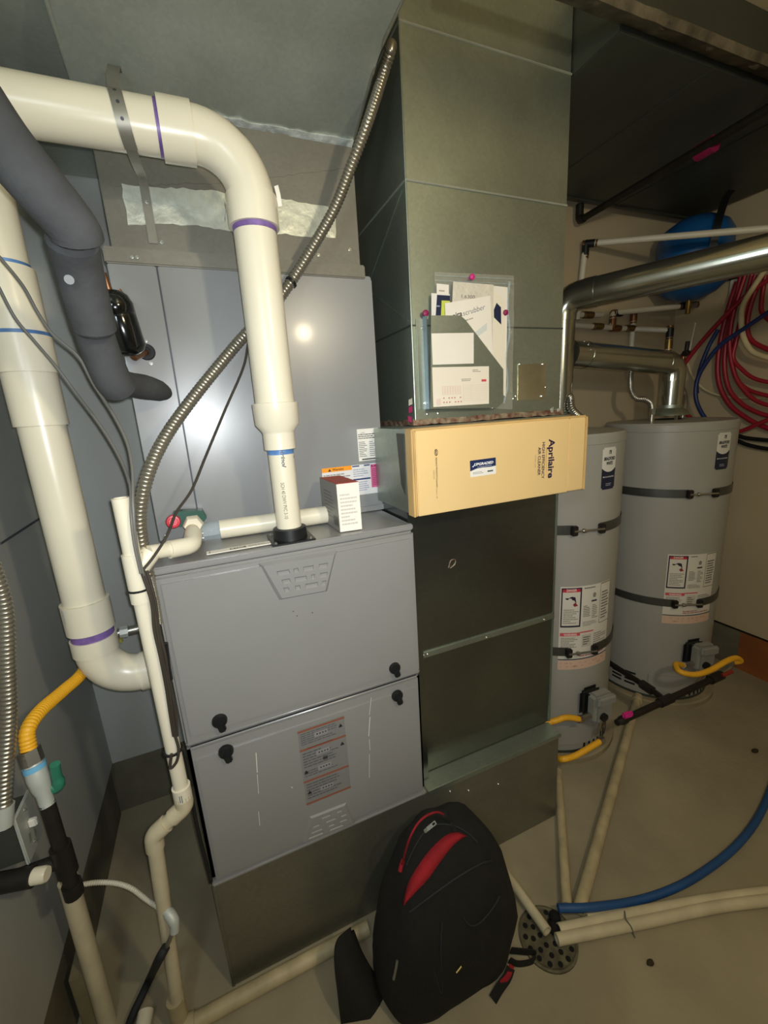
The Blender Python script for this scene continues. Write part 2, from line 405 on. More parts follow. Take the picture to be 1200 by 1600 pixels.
def slotted(name, parent, TL, TR, BR, BL, rows, depth=0.0035, lift=0.009, rim=0.008):
    """raised plate with pressed pockets. rows: [(v0, v1, [(u0, u1)...])], v from the top"""
    TL, TR, BR, BL = map(V, (TL, TR, BR, BL)); nrm = (TR - TL).cross(TL - BL).normalized()
    if nrm.y > 0: nrm = -nrm
    P = lambda u, v, h=0: TL.lerp(BL, v).lerp(TR.lerp(BR, v), u) + nrm * (lift + h)
    bm = bm_new()
    def q(*p): bm.faces.new([bm.verts.new(x) for x in p])
    v = 0.0
    for v0, v1, bars in rows:
        q(P(0, v), P(1, v), P(1, v0), P(0, v0)); u = 0.0
        for a, c in bars:
            q(P(u, v0), P(a, v0), P(a, v1), P(u, v1))
            i = 0.012; j = (v1 - v0) * 0.3; o = [P(a, v0), P(c, v0), P(c, v1), P(a, v1)]; n = [P(a + i, v0 + j, -depth), P(c - i, v0 + j, -depth), P(c - i, v1 - j, -depth), P(a + i, v1 - j, -depth)]
            for k in range(4): q(o[k], o[(k + 1) % 4], n[(k + 1) % 4], n[k])
            q(*n); u = c
        q(P(u, v0), P(1, v0), P(1, v1), P(u, v1)); v = v1
    q(P(0, v), P(1, v), P(1, 1), P(0, 1))
    C = (TL + TR + BR + BL) / 4; top = [P(0, 0), P(1, 0), P(1, 1), P(0, 1)]
    outer = [TL, TR, BR, BL]; outer = [p + (p - C).normalized() * rim * 1.4 - nrm * 0.002 for p in outer]
    for k in range(4): q(outer[k], outer[(k + 1) % 4], top[(k + 1) % 4], top[k])
    bmesh.ops.remove_doubles(bm, verts=bm.verts, dist=1e-6)
    return obj(name, bm, M['furnace'], parent, 0)
yd = -0.010
slotted('vent_emblem', up, at(411, 883, y=yd), at(521, 865, y=yd), at(507, 921, y=yd), at(440, 933, y=yd),
        [(0.20, 0.34, [(0.13, 0.32), (0.38, 0.46), (0.53, 0.70), (0.78, 0.93)]), (0.46, 0.60, [(0.15, 0.29), (0.37, 0.58), (0.66, 0.73), (0.82, 0.96)]), (0.70, 0.84, [(0.12, 0.22), (0.34, 0.44), (0.54, 0.80), (0.88, 0.97)])])
yl = -0.012
slotted('vent_emblem', lo, at(487, 1277, y=yl), at(538, 1257, y=yl), at(551, 1285, y=yl), at(477, 1314, y=yl),
        [(0.10, 0.22, [(0.30, 0.55), (0.72, 0.88)]), (0.36, 0.48, [(0.10, 0.26), (0.42, 0.68), (0.80, 0.95)]), (0.60, 0.72, [(0.08, 0.34), (0.48, 0.62), (0.74, 0.92)]), (0.82, 0.92, [(0.05, 0.36), (0.5, 0.8)])], depth=0.002, lift=0.004)
def knob(px, py, r, yy):
    c = at(px, py, y=yy)
    b = bm_new(); lathe(b, c, (0, -1, 0), [(0, r), (0.006, r), (0.010, r * 0.86), (0.011, r * 0.3)], 20)
    fbox(b, frame(c + V((0.004, -0.002, -r * 1.05)), (1, 0, 0.25), (-0.25, 0, 1)), -0.008, 0.008, -0.006, r, 0, 0.016, 0.003)
    k = obj('knob', b, M['black'], up if py < 1100 and yy == yd else lo)
knob(343, 1125, 0.0175, yd); knob(616, 1043, 0.0165, yd); knob(353, 1173, 0.0175, yl); knob(620, 1086, 0.0165, yl)
for p in ((464, 962), (458, 955), (488, 957)):
    c = at(*p, y=yd); o = obj('rivet_hole', lathe(bm_new(), c, (0, -1, 0), [(0, 0.0016), (0.0012, 0.0014)], 8), M['black'], up)
def plane_frame(px0, py0, px1, py1, yy):
    """frame on a vertical plane facing -Y from the lower-left and upper-right pixel"""
    a, c = at(px0, py0, y=yy), at(px1, py1, y=yy); return frame(a, (1, 0, 0), (0, 0, 1)), c.x - a.x, c.z - a.z
# warning label, four bands
F, W_, H_ = plane_frame(479, 1259, 529, 1114, yl)
wl, wh = W_ + 0.014, H_ - 0.012
I = [('r', 0, 0, wl, wh, '7d7c7a')]
for v in (0.985, 0.745, 0.33, 0.03): I.append(('r', 0, wh * v - 0.006, wl, wh * v, '8c5542'))
I += [('r', 0.02, wh * 0.735, wl * 0.7, wh * 0.745, '6b3a2a')]
for a, c in ((0.79, 0.95), (0.49, 0.70), (0.37, 0.46), (0.07, 0.29)): I.append(('l', 0.006, wh * a, wl - 0.02, wh * c, 6 if c - a > 0.1 else 3, '5a5a5c'))
for v, s in ((0.86, 'WARNING'), (0.62, 'CAUTION'), (0.42, 'DANGER'), (0.14, 'NOTICE')):
    I += [('r', wl * 0.33, wh * v - 0.002, wl * 0.62, wh * v + 0.012, '8d8c8a')]
    for k in range(4): I.append(('r', wl * (0.38 + 0.06 * k), wh * v + 0.003, wl * (0.41 + 0.06 * k), wh * v + 0.007, '2a2a2c'))
for s, v in ((0.9, 0.87), (0.9, 0.63), (0.08, 0.43), (0.1, 0.15)): I.append(('p', [(wl * s - 0.006, wh * v), (wl * s + 0.006, wh * v), (wl * s, wh * v + 0.011)], '262624'))
I.append(('r', wl * 0.46, wh * 0.53, wl * 0.56, wh * 0.57, '3a3a3a'))
o = decal('warning_label', lo, on_frame(F), I); o['label'] = 'faded grey warning label with four thin rust-red bands'
# paint scratches on the lower door
sc_i = []
F0 = frame((0, yl, 0), (1, 0, 0), (0, 0, 1))
for pts in ([(400, 1176), (402, 1207)], [(402, 1210), (404, 1240)], [(404, 1268), (406, 1290)], [(580, 1090), (577, 1117)], [(578, 1120), (576, 1150)], [(577, 1155), (578, 1172)], [(577, 1178), (577, 1215)], [(455, 1229), (457, 1231)]):
    a, c = [at(*p, y=yl) for p in pts]; wq = 0.0011 if pts[0][1] in (1176, 1120, 1229) else 0.0007
    sc_i.append(('p', [(a.x - wq, a.z), (a.x + wq, a.z), (c.x + wq, c.z), (c.x - wq, c.z)], 'd3d0c4'))
o = decal('scratch_marks', lo, on_frame(F0), sc_i)
# strip label on the furnace top and the vent collar
a, c, d = at(323, 868, z=ZT), at(428, 850, z=ZT), at(322, 860, z=ZT)
F = frame(a + V((0, 0, 0.0006)), c - a, V((0, 0, 1)).cross(c - a)); L = (c - a).length
o = obj('rating_plate', fbox(bm_new(), F, 0, L, 0, 0.026, 0, 0.0016, 0.0005), M['paper'], f)
decal('plate_print', o, lambda s, t, h: fp(F, s, t, h + 0.0016), [('r', L * 0.34, 0.006, L * 0.58, 0.018, '4c5a50'), ('t', L * 0.36, 0.008, 0.008, 'BTEK', 'e8e2d4', L * 0.2, 0.02, 0), ('l', L * 0.62, 0.008, L * 0.95, 0.018, 2, '777066'), ('r', 0.006, 0.003, 0.008, 0.022, '8a8478')])
EX, EY = 0.309, 0.058
b = bx(EX - 0.052, EX + 0.052, EY - 0.052, EY + 0.052, ZT, ZT + 0.004, 0.001); lathe(b, (EX, EY, ZT + 0.003), (0, 0, 1), [(0, 0.042), (0.026, 0.040), (0.028, 0.033)], 24)
vc = obj('vent_collar', b, M['black'], f)
for sx in (-1, 1):
    for sy in (-1, 1): screw(vc, (EX + sx * 0.042, EY + sy * 0.042, ZT + 0.004), (0, 0, 1), 0.004)

# ------------------------------------------------------------------ evaporator coil cabinet
YC = 0.221; CX0, CX1, CZ1 = 0.002, 0.637, 1.90
c_ = thing('coil_cabinet', 'glossy grey evaporator coil cabinet standing on the furnace top', 'coil cabinet', (0.32, 0.48, ZT))
obj('casing', bx(CX0, CX1, YC + 0.004, 0.74, ZT, CZ1 - 0.002, 0.003), M['coil'], c_)
obj('access_panel', bx(CX0 + 0.001, 0.100, YC - 0.002, YC + 0.006, ZT + 0.004, CZ1 - 0.012, 0.002), M['coil'], c_)['label'] = 'narrow side panel carrying the copper line outlets'
obj('front_panel', bx(0.104, CX1 - 0.001, YC - 0.002, YC + 0.006, ZT + 0.012, CZ1 - 0.012, 0.002), M['coil'], c_)
obj('panel_gap', bx(0.0995, 0.1045, YC + 0.001, YC + 0.005, ZT + 0.004, CZ1 - 0.012), M['seam'], c_)
obj('bottom_rail', bx(0.10, CX1, YC - 0.012, YC + 0.004, ZT, ZT + 0.016, 0.002), M['coil'], c_)
b = bx(CX0 - 0.002, CX1 - 0.02, YC - 0.006, YC + 0.03, CZ1 - 0.012, CZ1 + 0.022, 0.003); obj('top_flange', b, M['plenum'], c_)
c = at(229, 550, y=YC - 0.002); b = bm_new(); lathe(b, c, (0, -1, 0), [(0, 0.019), (0.006, 0.017), (0.006, 0.010), (0.002, 0.009)], 20); obj('grommet', b, M['rubber'], c_)
for p in ((228, 533), (236, 568), (206, 402), (214, 402)): screw(c_, at(*p, y=YC - 0.003 if p[1] > 500 else YC - 0.007), (0, -1, 0), 0.0045)
screw(c_, at(258, 838, y=YC - 0.013), (0, -1, 0))
yy = YC - 0.0022
F, W_, H_ = plane_frame(561, 721, 590, 670, yy); hh = H_ + 0.003
I = [('r', 0, 0, W_, hh, 'e6e2da'), ('t', 0.012, hh * 0.86, 0.004, 'UNIT', '6a6a6a', None, 0, 0), ('l', 0.003, hh * 0.68, W_ - 0.003, hh * 0.86, 3, '2c2c2c'), ('l', 0.003, hh * 0.12, W_ * 0.45, hh * 0.62, 9, '6a6a6a'), ('l', W_ * 0.55, hh * 0.12, W_ * 0.95, hh * 0.62, 8, '8a8a8a'), ('r', 0.01, hh * 0.03, W_ * 0.8, hh * 0.07, '3a3a3a')]
o = decal('serial_label', c_, on_frame(F), I); o['label'] = 'white serial number sticker full of fine print'
F, W_, H_ = plane_frame(506, 784, 594, 722, yy); ww, hh = W_, at(505, 731, y=yy).z - at(506, 780, y=yy).z
F = (at(507, 781, y=yy), F[1], F[2], F[3])
I = [('r', 0, 0, ww, hh, 'dfdcdc'), ('r', 0, hh * 0.86, ww * 0.49, hh, 'f59a17'), ('t', ww * 0.17, hh * 0.89, hh * 0.075, 'Warning', '2a1a08', None, 0.02, 0), ('p', [(ww * 0.1, hh * 0.88), (ww * 0.15, hh * 0.88), (ww * 0.125, hh * 0.97)], '2a1a08'),
     ('l', ww * 0.02, hh * 0.1, ww * 0.47, hh * 0.8, 9, '8c8a8a'), ('r', ww * 0.50, hh * 0.94, ww * 0.62, hh * 0.98, '26336e'), ('r', ww * 0.7, hh * 0.94, ww * 0.8, hh * 0.98, '26336e'), ('r', ww * 0.50, hh * 0.50, ww * 0.80, hh * 0.55, '26336e'),
     ('l', ww * 0.51, hh * 0.6, ww * 0.79, hh * 0.88, 4, '9aa0b8'), ('l', ww * 0.51, hh * 0.12, ww * 0.79, hh * 0.46, 5, '9aa0b8'), ('r', ww * 0.81, hh * 0.2, ww * 0.985, hh * 0.97, 'd0608c'),
     ('t', ww * 0.825, hh * 0.88, hh * 0.07, 'R-410A', '5a1030', ww * 0.15, 0.03, 0), ('l', ww * 0.83, hh * 0.26, ww * 0.97, hh * 0.84, 10, '8e2f5c')]
o = decal('safety_label', c_, on_frame(F), I); o['label'] = 'wide safety sticker with orange heading and pink panel'

# ------------------------------------------------------------------ supply plenum and trunk
p_ = thing('supply_plenum', 'dull galvanized plenum with torn silver tape above the coil cabinet', 'duct', (0.32, 0.5, CZ1 + 0.022))
YP = 0.252
obj('shell', bx(0.015, 0.618, YP, 0.74, CZ1 + 0.022, 2.215, 0.002), M['plenum'], p_)
def torn(name, parent, outline, yy, material, th=0.0015, jit=0.0025):
    """ragged tape patch on a plane facing -Y"""
    pts = []
    for i, a in enumerate(outline):
        A, B = at(*a, y=yy), at(*outline[(i + 1) % len(outline)], y=yy); n = max(1, int((B - A).length / 0.012))
        for k in range(n):
            q = A.lerp(B, k / n)
            if k: q += V((random.uniform(-jit, jit), 0, random.uniform(-jit, jit)))
            pts.append(q)
    return obj(name, prism(bm_new(), pts, (0, -th, 0)), material, parent, 0)
torn('tape_patch', p_, [(190, 287), (240, 293), (330, 297), (352, 303), (352, 360), (300, 352), (250, 350), (200, 352)], YP, M['foil'])
torn('tape_patch', p_, [(352, 303), (440, 311), (515, 324), (524, 336), (524, 372), (516, 372), (440, 366), (352, 360)], YP, M['foil'])
torn('tape_strip', p_, [(180, 268), (420, 205), (545, 238), (552, 262), (360, 285), (180, 292)], YP, M['plenum'], 0.001)
for q in ((0.12, 1.95), (0.3, 1.95), (0.5, 1.95), (0.59, 1.97)): screw(p_, (q[0], YP, q[1]), (0, -1, 0))
t = thing('supply_duct', 'wide cloudy galvanized supply duct overhead with painted highlight along lower edge', 'duct', (0.12, -0.3, 2.21))
b = bm_new()
sec = [(0.275, 2.216), (0.105, 2.283), (0.03, 2.300), (-2.0, 2.302), (-2.0, 2.59), (0.76, 2.59), (0.76, 2.216)]
prism(b, [V((0.0, y, z)) for y, z in sec], (0.622, 0, 0)); obj('takeoff_section', b, M['trunk'], t, 30)
b = bm_new(); prism(b, [V((XL + 0.004, y, z + 0.012)) for y, z in ((0.16, 2.278), (0.03, 2.300), (-2.0, 2.302), (-2.0, 2.575), (0.76, 2.575), (0.76, 2.278))], (-XL - 0.006, 0, 0)); obj('side_section', b, M['trunk'], t, 30)
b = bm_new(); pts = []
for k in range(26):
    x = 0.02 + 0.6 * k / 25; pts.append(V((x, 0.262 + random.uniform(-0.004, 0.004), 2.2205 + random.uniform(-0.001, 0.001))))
ribbon(b, pts, (0, 1, -0.4), 0.034, 0.004); obj('sealant_or_highlight_bead', b, mat('painted_edge_highlight', 'd3d8d3', 0.45, 0.3, 0.25, 40, 0.9, 60), t)  # pale strip paints the specular highlight along the duct's bent lower edge
obj('edge_lip', tb(curve([V((0.621, 0.275, 2.216)), V((0.621, 0.105, 2.283)), V((0.621, 0.03, 2.300)), V((0.621, -0.4, 2.301))], 6), 0.004, seg=8), M['steel'], t)
obj('edge_lip', tb(curve([V((0.0, 0.30, 2.225)), V((0.0, 0.16, 2.262)), V((0.0, 0.03, 2.299))], 6), 0.004, seg=8), M['trunk'], t)

# ------------------------------------------------------------------ return duct (drop), air cleaner, return boot
DY, DX0, DX1, AZ0, AZ1 = 0.133, 0.71, 1.249, 1.265, 1.485
d_ = thing('return_duct', 'tall galvanized return air duct rising from the cream air cleaner', 'duct', (0.98, 0.44, AZ1 + 0.004))
zs = [AZ1 + 0.006, 1.755, 2.099, 2.425, ZC - 0.005]
for i in range(4):
    obj('duct_section', bx(DX0 + 0.0008 * (i % 2), DX1 - 0.0008 * (i % 2), DY + 0.0008 * (i % 2), 0.755, zs[i], zs[i + 1], 0.0015), M['galv'], d_)
for i in (1, 2, 3):
    z = zs[i]; b = bm_new(); fbox(b, frame((DX0 - 0.001, DY + 0.001, z - 0.003), (1, 0, 0), (0, 0, 1)), 0, DX1 - DX0 + 0.002, 0, 0.005 if i > 1 else 0.004, 0, 0.0035, 0.001)
    fbox(b, frame((DX0 + 0.001, DY, z - 0.003), (0, 1, 0), (0, 0, 1)), 0, 0.6, 0, 0.005, -0.003, 0.0, 0.0008)
    obj('joint_cleat', b, mat('bright_cleat', 'a2a69a', 0.5, 0.4) if i > 1 else M['galv_dark'], d_)
b = bm_new()
for sgn in (1, -1):
    a1, a2 = V((DX0 - 0.0006, DY + 0.02, 1.77 if sgn > 0 else 2.085)), V((DX0 - 0.0006, 0.74, 2.085 if sgn > 0 else 1.77)); tube(b, [a1, a2], 0.0012, seg=6)
obj('cross_crease', b, M['galv'], d_)
obj('corner_edge', tb([V((DX0, DY, zs[0])), V((DX0, DY, zs[4]))], 0.0025, seg=8), M['galv'], d_)
cp_a, cp_b = at(808, 629, y=DY), at(853, 566, y=DY)
cp = obj('cover_plate', bx(cp_a.x, cp_b.x, DY - 0.002, DY, cp_a.z + 0.006, cp_b.z - 0.004, 0.0006), mat('oily_plate', 'b5ae92', 0.28, 0.8, 0.2, 9), d_)
for p in ((812, 569), (848, 569), (806, 619), (846, 619)): screw(cp, at(*p, y=DY - 0.002), (0, -1, 0), 0.0045)
for p in ((852, 605), (788, 618), (802, 623), (770, 637), (668, 647), (685, 646), (771, 652)): screw(d_, at(*p, y=DY), (0, -1, 0), 0.004)
# smeared sealant along the foot of the duct
b = bm_new(); pts = [V((DX0 - 0.01 + (DX1 - DX0 + 0.02) * k / 40, DY - 0.004 + random.uniform(-0.0015, 0.0015), AZ1 + 0.009 + random.uniform(-0.002, 0.002))) for k in range(41)]
ribbon(b, pts, (0, 0.3, 1), 0.016, 0.003); o = obj('sealant_or_highlight_bead', b, M['rust'], d_); o['label'] = 'reddish brown sealant smeared along the joint'
b = bm_new(); pts = [V((DX0 - 0.004 + random.uniform(-0.0015, 0.0015), DY + 0.6 * k / 30, AZ1 + 0.009 + random.uniform(-0.004, 0.004))) for k in range(31)]
ribbon(b, pts, (-0.3, 0, 1), 0.016, 0.003); obj('sealant_or_highlight_bead', b, M['rust'], d_)
for p, m_ in (((641, 640), 'magenta'), ((640, 655), 'magenta'), ((862, 641), 'foil'), ((872, 642), 'foil'), ((641, 628), 'foil')):
    q = at(*p, y=DY - 0.003); obj('tape_scrap', fbox(bm_new(), frame(q, (1, 0, random.uniform(-0.5, 0.5)), (0, 0, 1)), -0.006, 0.006, -0.008, 0.008, 0, 0.002), M[m_], d_)

a_ = thing('air_cleaner', 'cream enamel air cleaner drawer between return duct and lower boot', 'air cleaner', (0.9, 0.3, AZ0))
AX0, AX1, AY = 0.608, 1.184, -0.039
b = bm_new(); prism(b, [V(q + (AZ0 + 0.003,)) for q in ((AX0 + 0.003, AY + 0.03), (AX1 - 0.004, AY + 0.03), (1.245, 0.13), (1.245, 0.745), (0.645, 0.745), (0.645, YC - 0.008), (AX0 + 0.003, YC - 0.008))], (0, 0, AZ1 - AZ0 - 0.004)); obj('casing', b, M['galv'], a_, 0)
dk = at(0, 0, dep=1)
b = bm_new(); prism(b, [V((AX0 + 0.0025, AY + 0.045, AZ1 - 0.012)), V((AX0 + 0.0025, AY + 0.09, AZ1 - 0.012)), V((AX0 + 0.0025, AY + 0.075, AZ0 + 0.075)), V((AX0 + 0.0025, AY + 0.055, AZ0 + 0.05)), V((AX0 + 0.0025, AY + 0.05, AZ0 + 0.1))], (-0.0012, 0, 0)); obj('gasket_strip', b, M['galv_dark'], a_, 0)
obj('door', bx(AX0 + 0.012, 1.118, AY, AY + 0.032, AZ0, AZ1 - 0.006, 0.002), M['beige'], a_)
obj('end_cap', bx(1.1195, AX1 - 0.005, AY + 0.001, AY + 0.032, AZ0 + 0.001, AZ1 - 0.006, 0.002), M['beige'], a_)
obj('side_edge', bx(AX1 - 0.0035, AX1 + 0.003, AY - 0.001, AY + 0.034, AZ0, AZ1 - 0.004, 0.001), M['beige_edge'], a_)
b = bx(AX0, AX0 + 0.005, AY, AY + 0.034, AZ0 - 0.001, AZ1 - 0.002, 0.001); box(b, AX0 + 0.0065, AX0 + 0.0105, AY + 0.001, AY + 0.034, AZ0, AZ1 - 0.004, 0.0008); obj('side_edge', b, M['beige_edge'], a_)
obj('top_rail', bx(AX0 + 0.004, AX1 - 0.002, AY + 0.003, AY + 0.06, AZ1 - 0.006, AZ1, 0.001), M['beige_edge'], a_)
# lettering reads downwards: u = -Z, v = +X
O = at(857, 686, y=AY); O.y = AY
Fd = frame((0, AY, 0), (0, 0, -1), (1, 0, 0))
def dn(px, py): q = at(px, py, y=AY); return -q.z, q.x
I = []
def down(px, py0, py1, cap, s, colr, bold=0.0, shear=0.0):
    s0, t0 = dn(px, py0); s1, _ = dn(px, py1); I.append(('t', s0, t0, cap, s, colr, s1 - s0, bold, shear))
down(858, 686, 747, 0.021, 'Aprilaire', '22193f', 0.03)
down(847.5, 691, 748, 0.0095, 'HIGH EFFICIENCY', '2a2245', 0.022)
down(841, 699, 743, 0.0095, 'AIR CLEANER', '2a2245', 0.022)
down(836, 711, 731, 0.003, 'MODEL 2200', '8a7550')
IB = I; I = []
s0, t0 = dn(854.6, 699); s1, _ = dn(853, 738)
for k in range(12):
    q0, q1 = k / 12, (k + 1) / 12; g = lambda q: (s0 + (s1 - s0) * q, t0 - 0.0035 * math.sin(q * math.pi) + 0.001)
    A, B = g(q0), g(q1); wd = 0.0013 * (1 - q0 * 0.7); IB.append(('p', [(A[0], A[1] - wd), (B[0], B[1] - wd), (B[0], B[1]), (A[0], A[1])], '8a5a2a'))
down(680.5, 715, 762, 0.0042, 'RESEARCH PRODUCTS Corporation', '2a1c28', 0.02); down(681.5, 763, 779, 0.003, 'Madison, WI', '3a2c30', 0.0)
down(677, 735, 749, 0.003, 'MADE IN USA', '3a2c30')
s0, t0 = dn(681.3, 707)
ring = [(s0 + 0.0085 * math.cos(q * math.pi / 10), t0 + 0.005 * math.sin(q * math.pi / 10)) for q in range(20)]
ring2 = [(s0 + (x - s0) * 0.75, t0 + (y - t0) * 0.75) for x, y in ring]
I += [('p', ring, '2a1c28'), ('p', ring2, 'e0bf86'), ('t', s0 - 0.006, t0 - 0.0025, 0.004, 'RP', '2a1c28', 0.012, 0.04, 0.2)]
o = decal('lettering', a_, on_frame(Fd), IB); o['label'] = 'large dark lettering reading downwards at the right'
o = decal('lettering', a_, on_frame(Fd), I); o['label'] = 'fine print line reading downwards at the left'
# upgrade sticker
q0, q1, q2 = at(735, 746, y=AY), at(775, 740, y=AY), at(734, 720, y=AY)
F = frame(q0, q1 - q0, V((0, 0, 1))); sw = (q1 - q0).length; sh = (q2 - q0).length
F = (F[0], F[1], (q2 - q0).normalized(), F[3])
I = [('r', 0, 0, sw, sh, 'e9e6df'), ('p', [(0, sh * 0.36), (sw * 0.25, sh * 0.48), (sw * 0.5, sh * 0.5), (sw * 0.75, sh * 0.47), (sw, sh * 0.5), (sw, sh), (0, sh)], '1c2c57'),
     ('t', sw * 0.16, sh * 0.66, sh * 0.15, 'UPGRADED', 'f4f4f4', sw * 0.74, 0.03, 0.25), ('p', [(sw * 0.07, sh * 0.62), (sw * 0.12, sh * 0.58), (sw * 0.24, sh * 0.86), (sw * 0.13, sh * 0.68)], 'dfe6f2'), ('l', sw * 0.28, sh * 0.52, sw * 0.9, sh * 0.6, 1, 'aab4cc'), ('l', sw * 0.1, sh * 0.14, sw * 0.55, sh * 0.3, 2, '9a9690'), ('r', sw * 0.66, sh * 0.18, sw * 0.88, sh * 0.27, '4a5a52')]
o = decal('sticker', a_, on_frame(F), I); o['label'] = 'navy and white upgrade sticker'

r_ = thing('return_boot', 'dark galvanized lower duct beside the furnace under the air cleaner', 'duct', (0.9, 0.4, ZB))
BY = 0.06
obj('upper_panel', bx(0.655, 1.178, BY, 0.715, 0.806, AZ0 + 0.002, 0.002), M['galv_lo'], r_)
obj('lower_panel', bx(0.655, 1.178, BY + 0.002, 0.715, ZB + 0.001, 0.802, 0.002), M['galv_lo'], r_)
b = bx(0.648, 1.182, BY - 0.006, BY + 0.01, 0.792, 0.814, 0.003); obj('seam_cleat', b, M['galv'], r_)
obj('right_cleat', bx(1.174, 1.181, BY - 0.003, BY + 0.02, ZB + 0.004, AZ0, 0.001), M['galv'], r_)
obj('left_flange', bx(0.626, 0.657, BY - 0.02, 0.7, ZB + 0.002, AZ0 - 0.002, 0.002), M['galv_lo'], r_)
for p in ((662, 1024), (668, 1022), (760, 996), (850, 968)): screw(r_, at(*p, y=BY - 0.006), (0, -1, 0), 0.0035)
b = bm_new(); q = at(706, 881, y=BY); tube(b, curve([q + V((-0.012, -0.001, -0.010)), q + V((-0.004, -0.001, 0.011)), q + V((0.011, -0.001, 0.012)), q + V((0.010, -0.001, -0.002)), q + V((-0.006, -0.001, -0.012))], 5), 0.0016, seg=6); obj('sealant_dab', b, M['rust'], r_)

# ------------------------------------------------------------------ document pocket, papers, zip bag
PY = DY - 0.022
k_ = thing('document_pocket', 'galvanized metal pocket with slanted mouth screwed to return duct', 'document holder', at(730, 640, y=DY))
pts = [at(*p, y=PY) for p in ((673, 493), (719, 493), (727, 500), (786, 577), (786, 628), (776, 637), (672, 639))]
obj('front_panel', prism(bm_new(), pts, (0, -0.0015, 0)), M['galv'], k_, 0)
a, c = at(672, 639, y=PY), at(673, 493, y=PY)
obj('side_flange', bx(a.x - 0.024, a.x + 0.001, DY - 0.004, DY - 0.0005, a.z, c.z - 0.005, 0.001), M['galv'], k_)
obj('side_wall', bx(a.x - 0.003, a.x, PY, DY - 0.001, a.z, c.z, 0.0006), mat('blued_edge', '7b8a96', 0.35, 0.6), k_)
obj('bottom_fold', bx(a.x - 0.002, at(776, 637, y=PY).x - 0.004, PY, DY - 0.001, a.z - 0.003, a.z, 0.0006), M['galv_dark'], k_)
for p in ((660, 513), (664, 630)): screw(k_, at(*p, y=DY - 0.004), (0, -1, 0), 0.0045)
YK = PY - 0.0017
def card(name, parent, corners, yy, material=None, th=0.0006):
    return obj(name, prism(bm_new(), [at(*p, y=yy) for p in corners], (0, -th, 0)), material or M['paper'], parent, 0)
o = card('blank_card', k_, [(674, 521), (740, 520), (740, 568), (676, 570)], YK); o['label'] = 'blank white card stuck on the front'
F, W_, H_ = plane_frame(677, 636, 764, 573, YK); W_ = at(764, 630, y=YK).x - F[0].x; H_ = at(676, 574, y=YK).z - F[0].z
I = [('r', 0, 0, W_, H_, 'ece3d3'), ('l', W_ * 0.7, H_ * 0.85, W_ * 0.88, H_ * 0.93, 2, '8a857c'), ('r', W_ * 0.86, H_ * 0.60, W_ * 0.95, H_ * 0.66, 'd5505a'), ('l', W_ * 0.5, H_ * 0.62, W_ * 0.68, H_ * 0.7, 2, '8f8a80')]
for k in range(7): I.append(('r', W_ * 0.16, H_ * (0.30 + 0.035 * k), W_ * 0.48, H_ * (0.304 + 0.035 * k), 'd9a79a'))
for k in range(8): I.append(('r', W_ * (0.16 + 0.045 * k), H_ * 0.30, W_ * (0.163 + 0.045 * k), H_ * 0.52, 'd9a79a'))
for k in range(9): I.append(('r', W_ * 0.52, H_ * (0.12 + 0.05 * k), W_ * 0.97, H_ * (0.124 + 0.05 * k), 'd9c4b4'))
I += [('r', W_ * 0.52, H_ * 0.12, W_ * 0.523, H_ * 0.56, 'd9c4b4'), ('r', W_ * 0.66, H_ * 0.12, W_ * 0.663, H_ * 0.56, 'd9c4b4')]
for s in (0.17, 0.26, 0.31, 0.36, 0.46):
    I.append(('r', W_ * s, H_ * 0.20, W_ * (s + 0.018), H_ * 0.225, 'b5382c'))
for s in (0.17, 0.22, 0.27, 0.37, 0.42, 0.47): I.append(('r', W_ * s, H_ * 0.09, W_ * (s + 0.018), H_ * 0.115, 'b5382c'))
I += [('r', 0.01, H_ * 0.05, W_ * 0.12, H_ * 0.2, 'e8cfc4')]
o = decal('service_card', k_, on_frame(F), I); o['label'] = 'white printed service card with red tick boxes'
# papers between the pocket and the duct, nearest first
def sheet(name, label, corners, yy, items=None, material=None, th=0.0007, grp='papers in the document pocket'):
    t = thing(name, label, 'paper', at(*corners[-1], y=yy), grp)
    card('sheet', t, corners, yy, material, th)
    if items:
        a, bq, c = at(*corners[3], y=yy - th), at(*corners[2], y=yy - th), at(*corners[0], y=yy - th)
        u, v = bq - a, c - a
        decal('print', t, lambda s, tt, h: a + u * s + v * tt + V((0, -h, 0)), items)
    return t
sheet('brochure', 'white air purifier brochure with dark name, frontmost in the pocket', [(695, 474), (766, 462), (770, 560), (700, 585)], PY + 0.0025,
      [('t', 0.15, 0.76, 0.075, 'aira', '2a2a32', 0.20, 0.02, 0.0), ('t', 0.37, 0.752, 0.075, 'scrubber', '85858a', 0.48, 0.0, 0.0), ('l', 0.3, 0.66, 0.85, 0.7, 1, 'a8a49c'), ('p', [(0.62, 0.38), (0.88, 0.45), (0.88, 0.55), (0.62, 0.47)], 'd3d6d2'), ('p', [(0.55, 0.05), (0.88, 0.12), (0.88, 0.22), (0.55, 0.18)], 'e3dfa8')])
sheet('plastic_wrap_sheet', 'crinkled translucent wrapped leaflet behind the brochure', [(708, 440), (771, 445), (769, 560), (702, 560)], PY + 0.006,
      [('l', 0.2, 0.62, 0.75, 0.72, 2, '7a766e'), ('r', 0.5, 0.5, 0.75, 0.56, 'd8a58e'), ('t', 0.2, 0.80, 0.045, '1.6300', '6a665c', 0.3, 0.0, 0)], mat('wrinkled_wrap', 'd9d2c2', 0.35, 0, 0.08, 20, 0.8, 60))
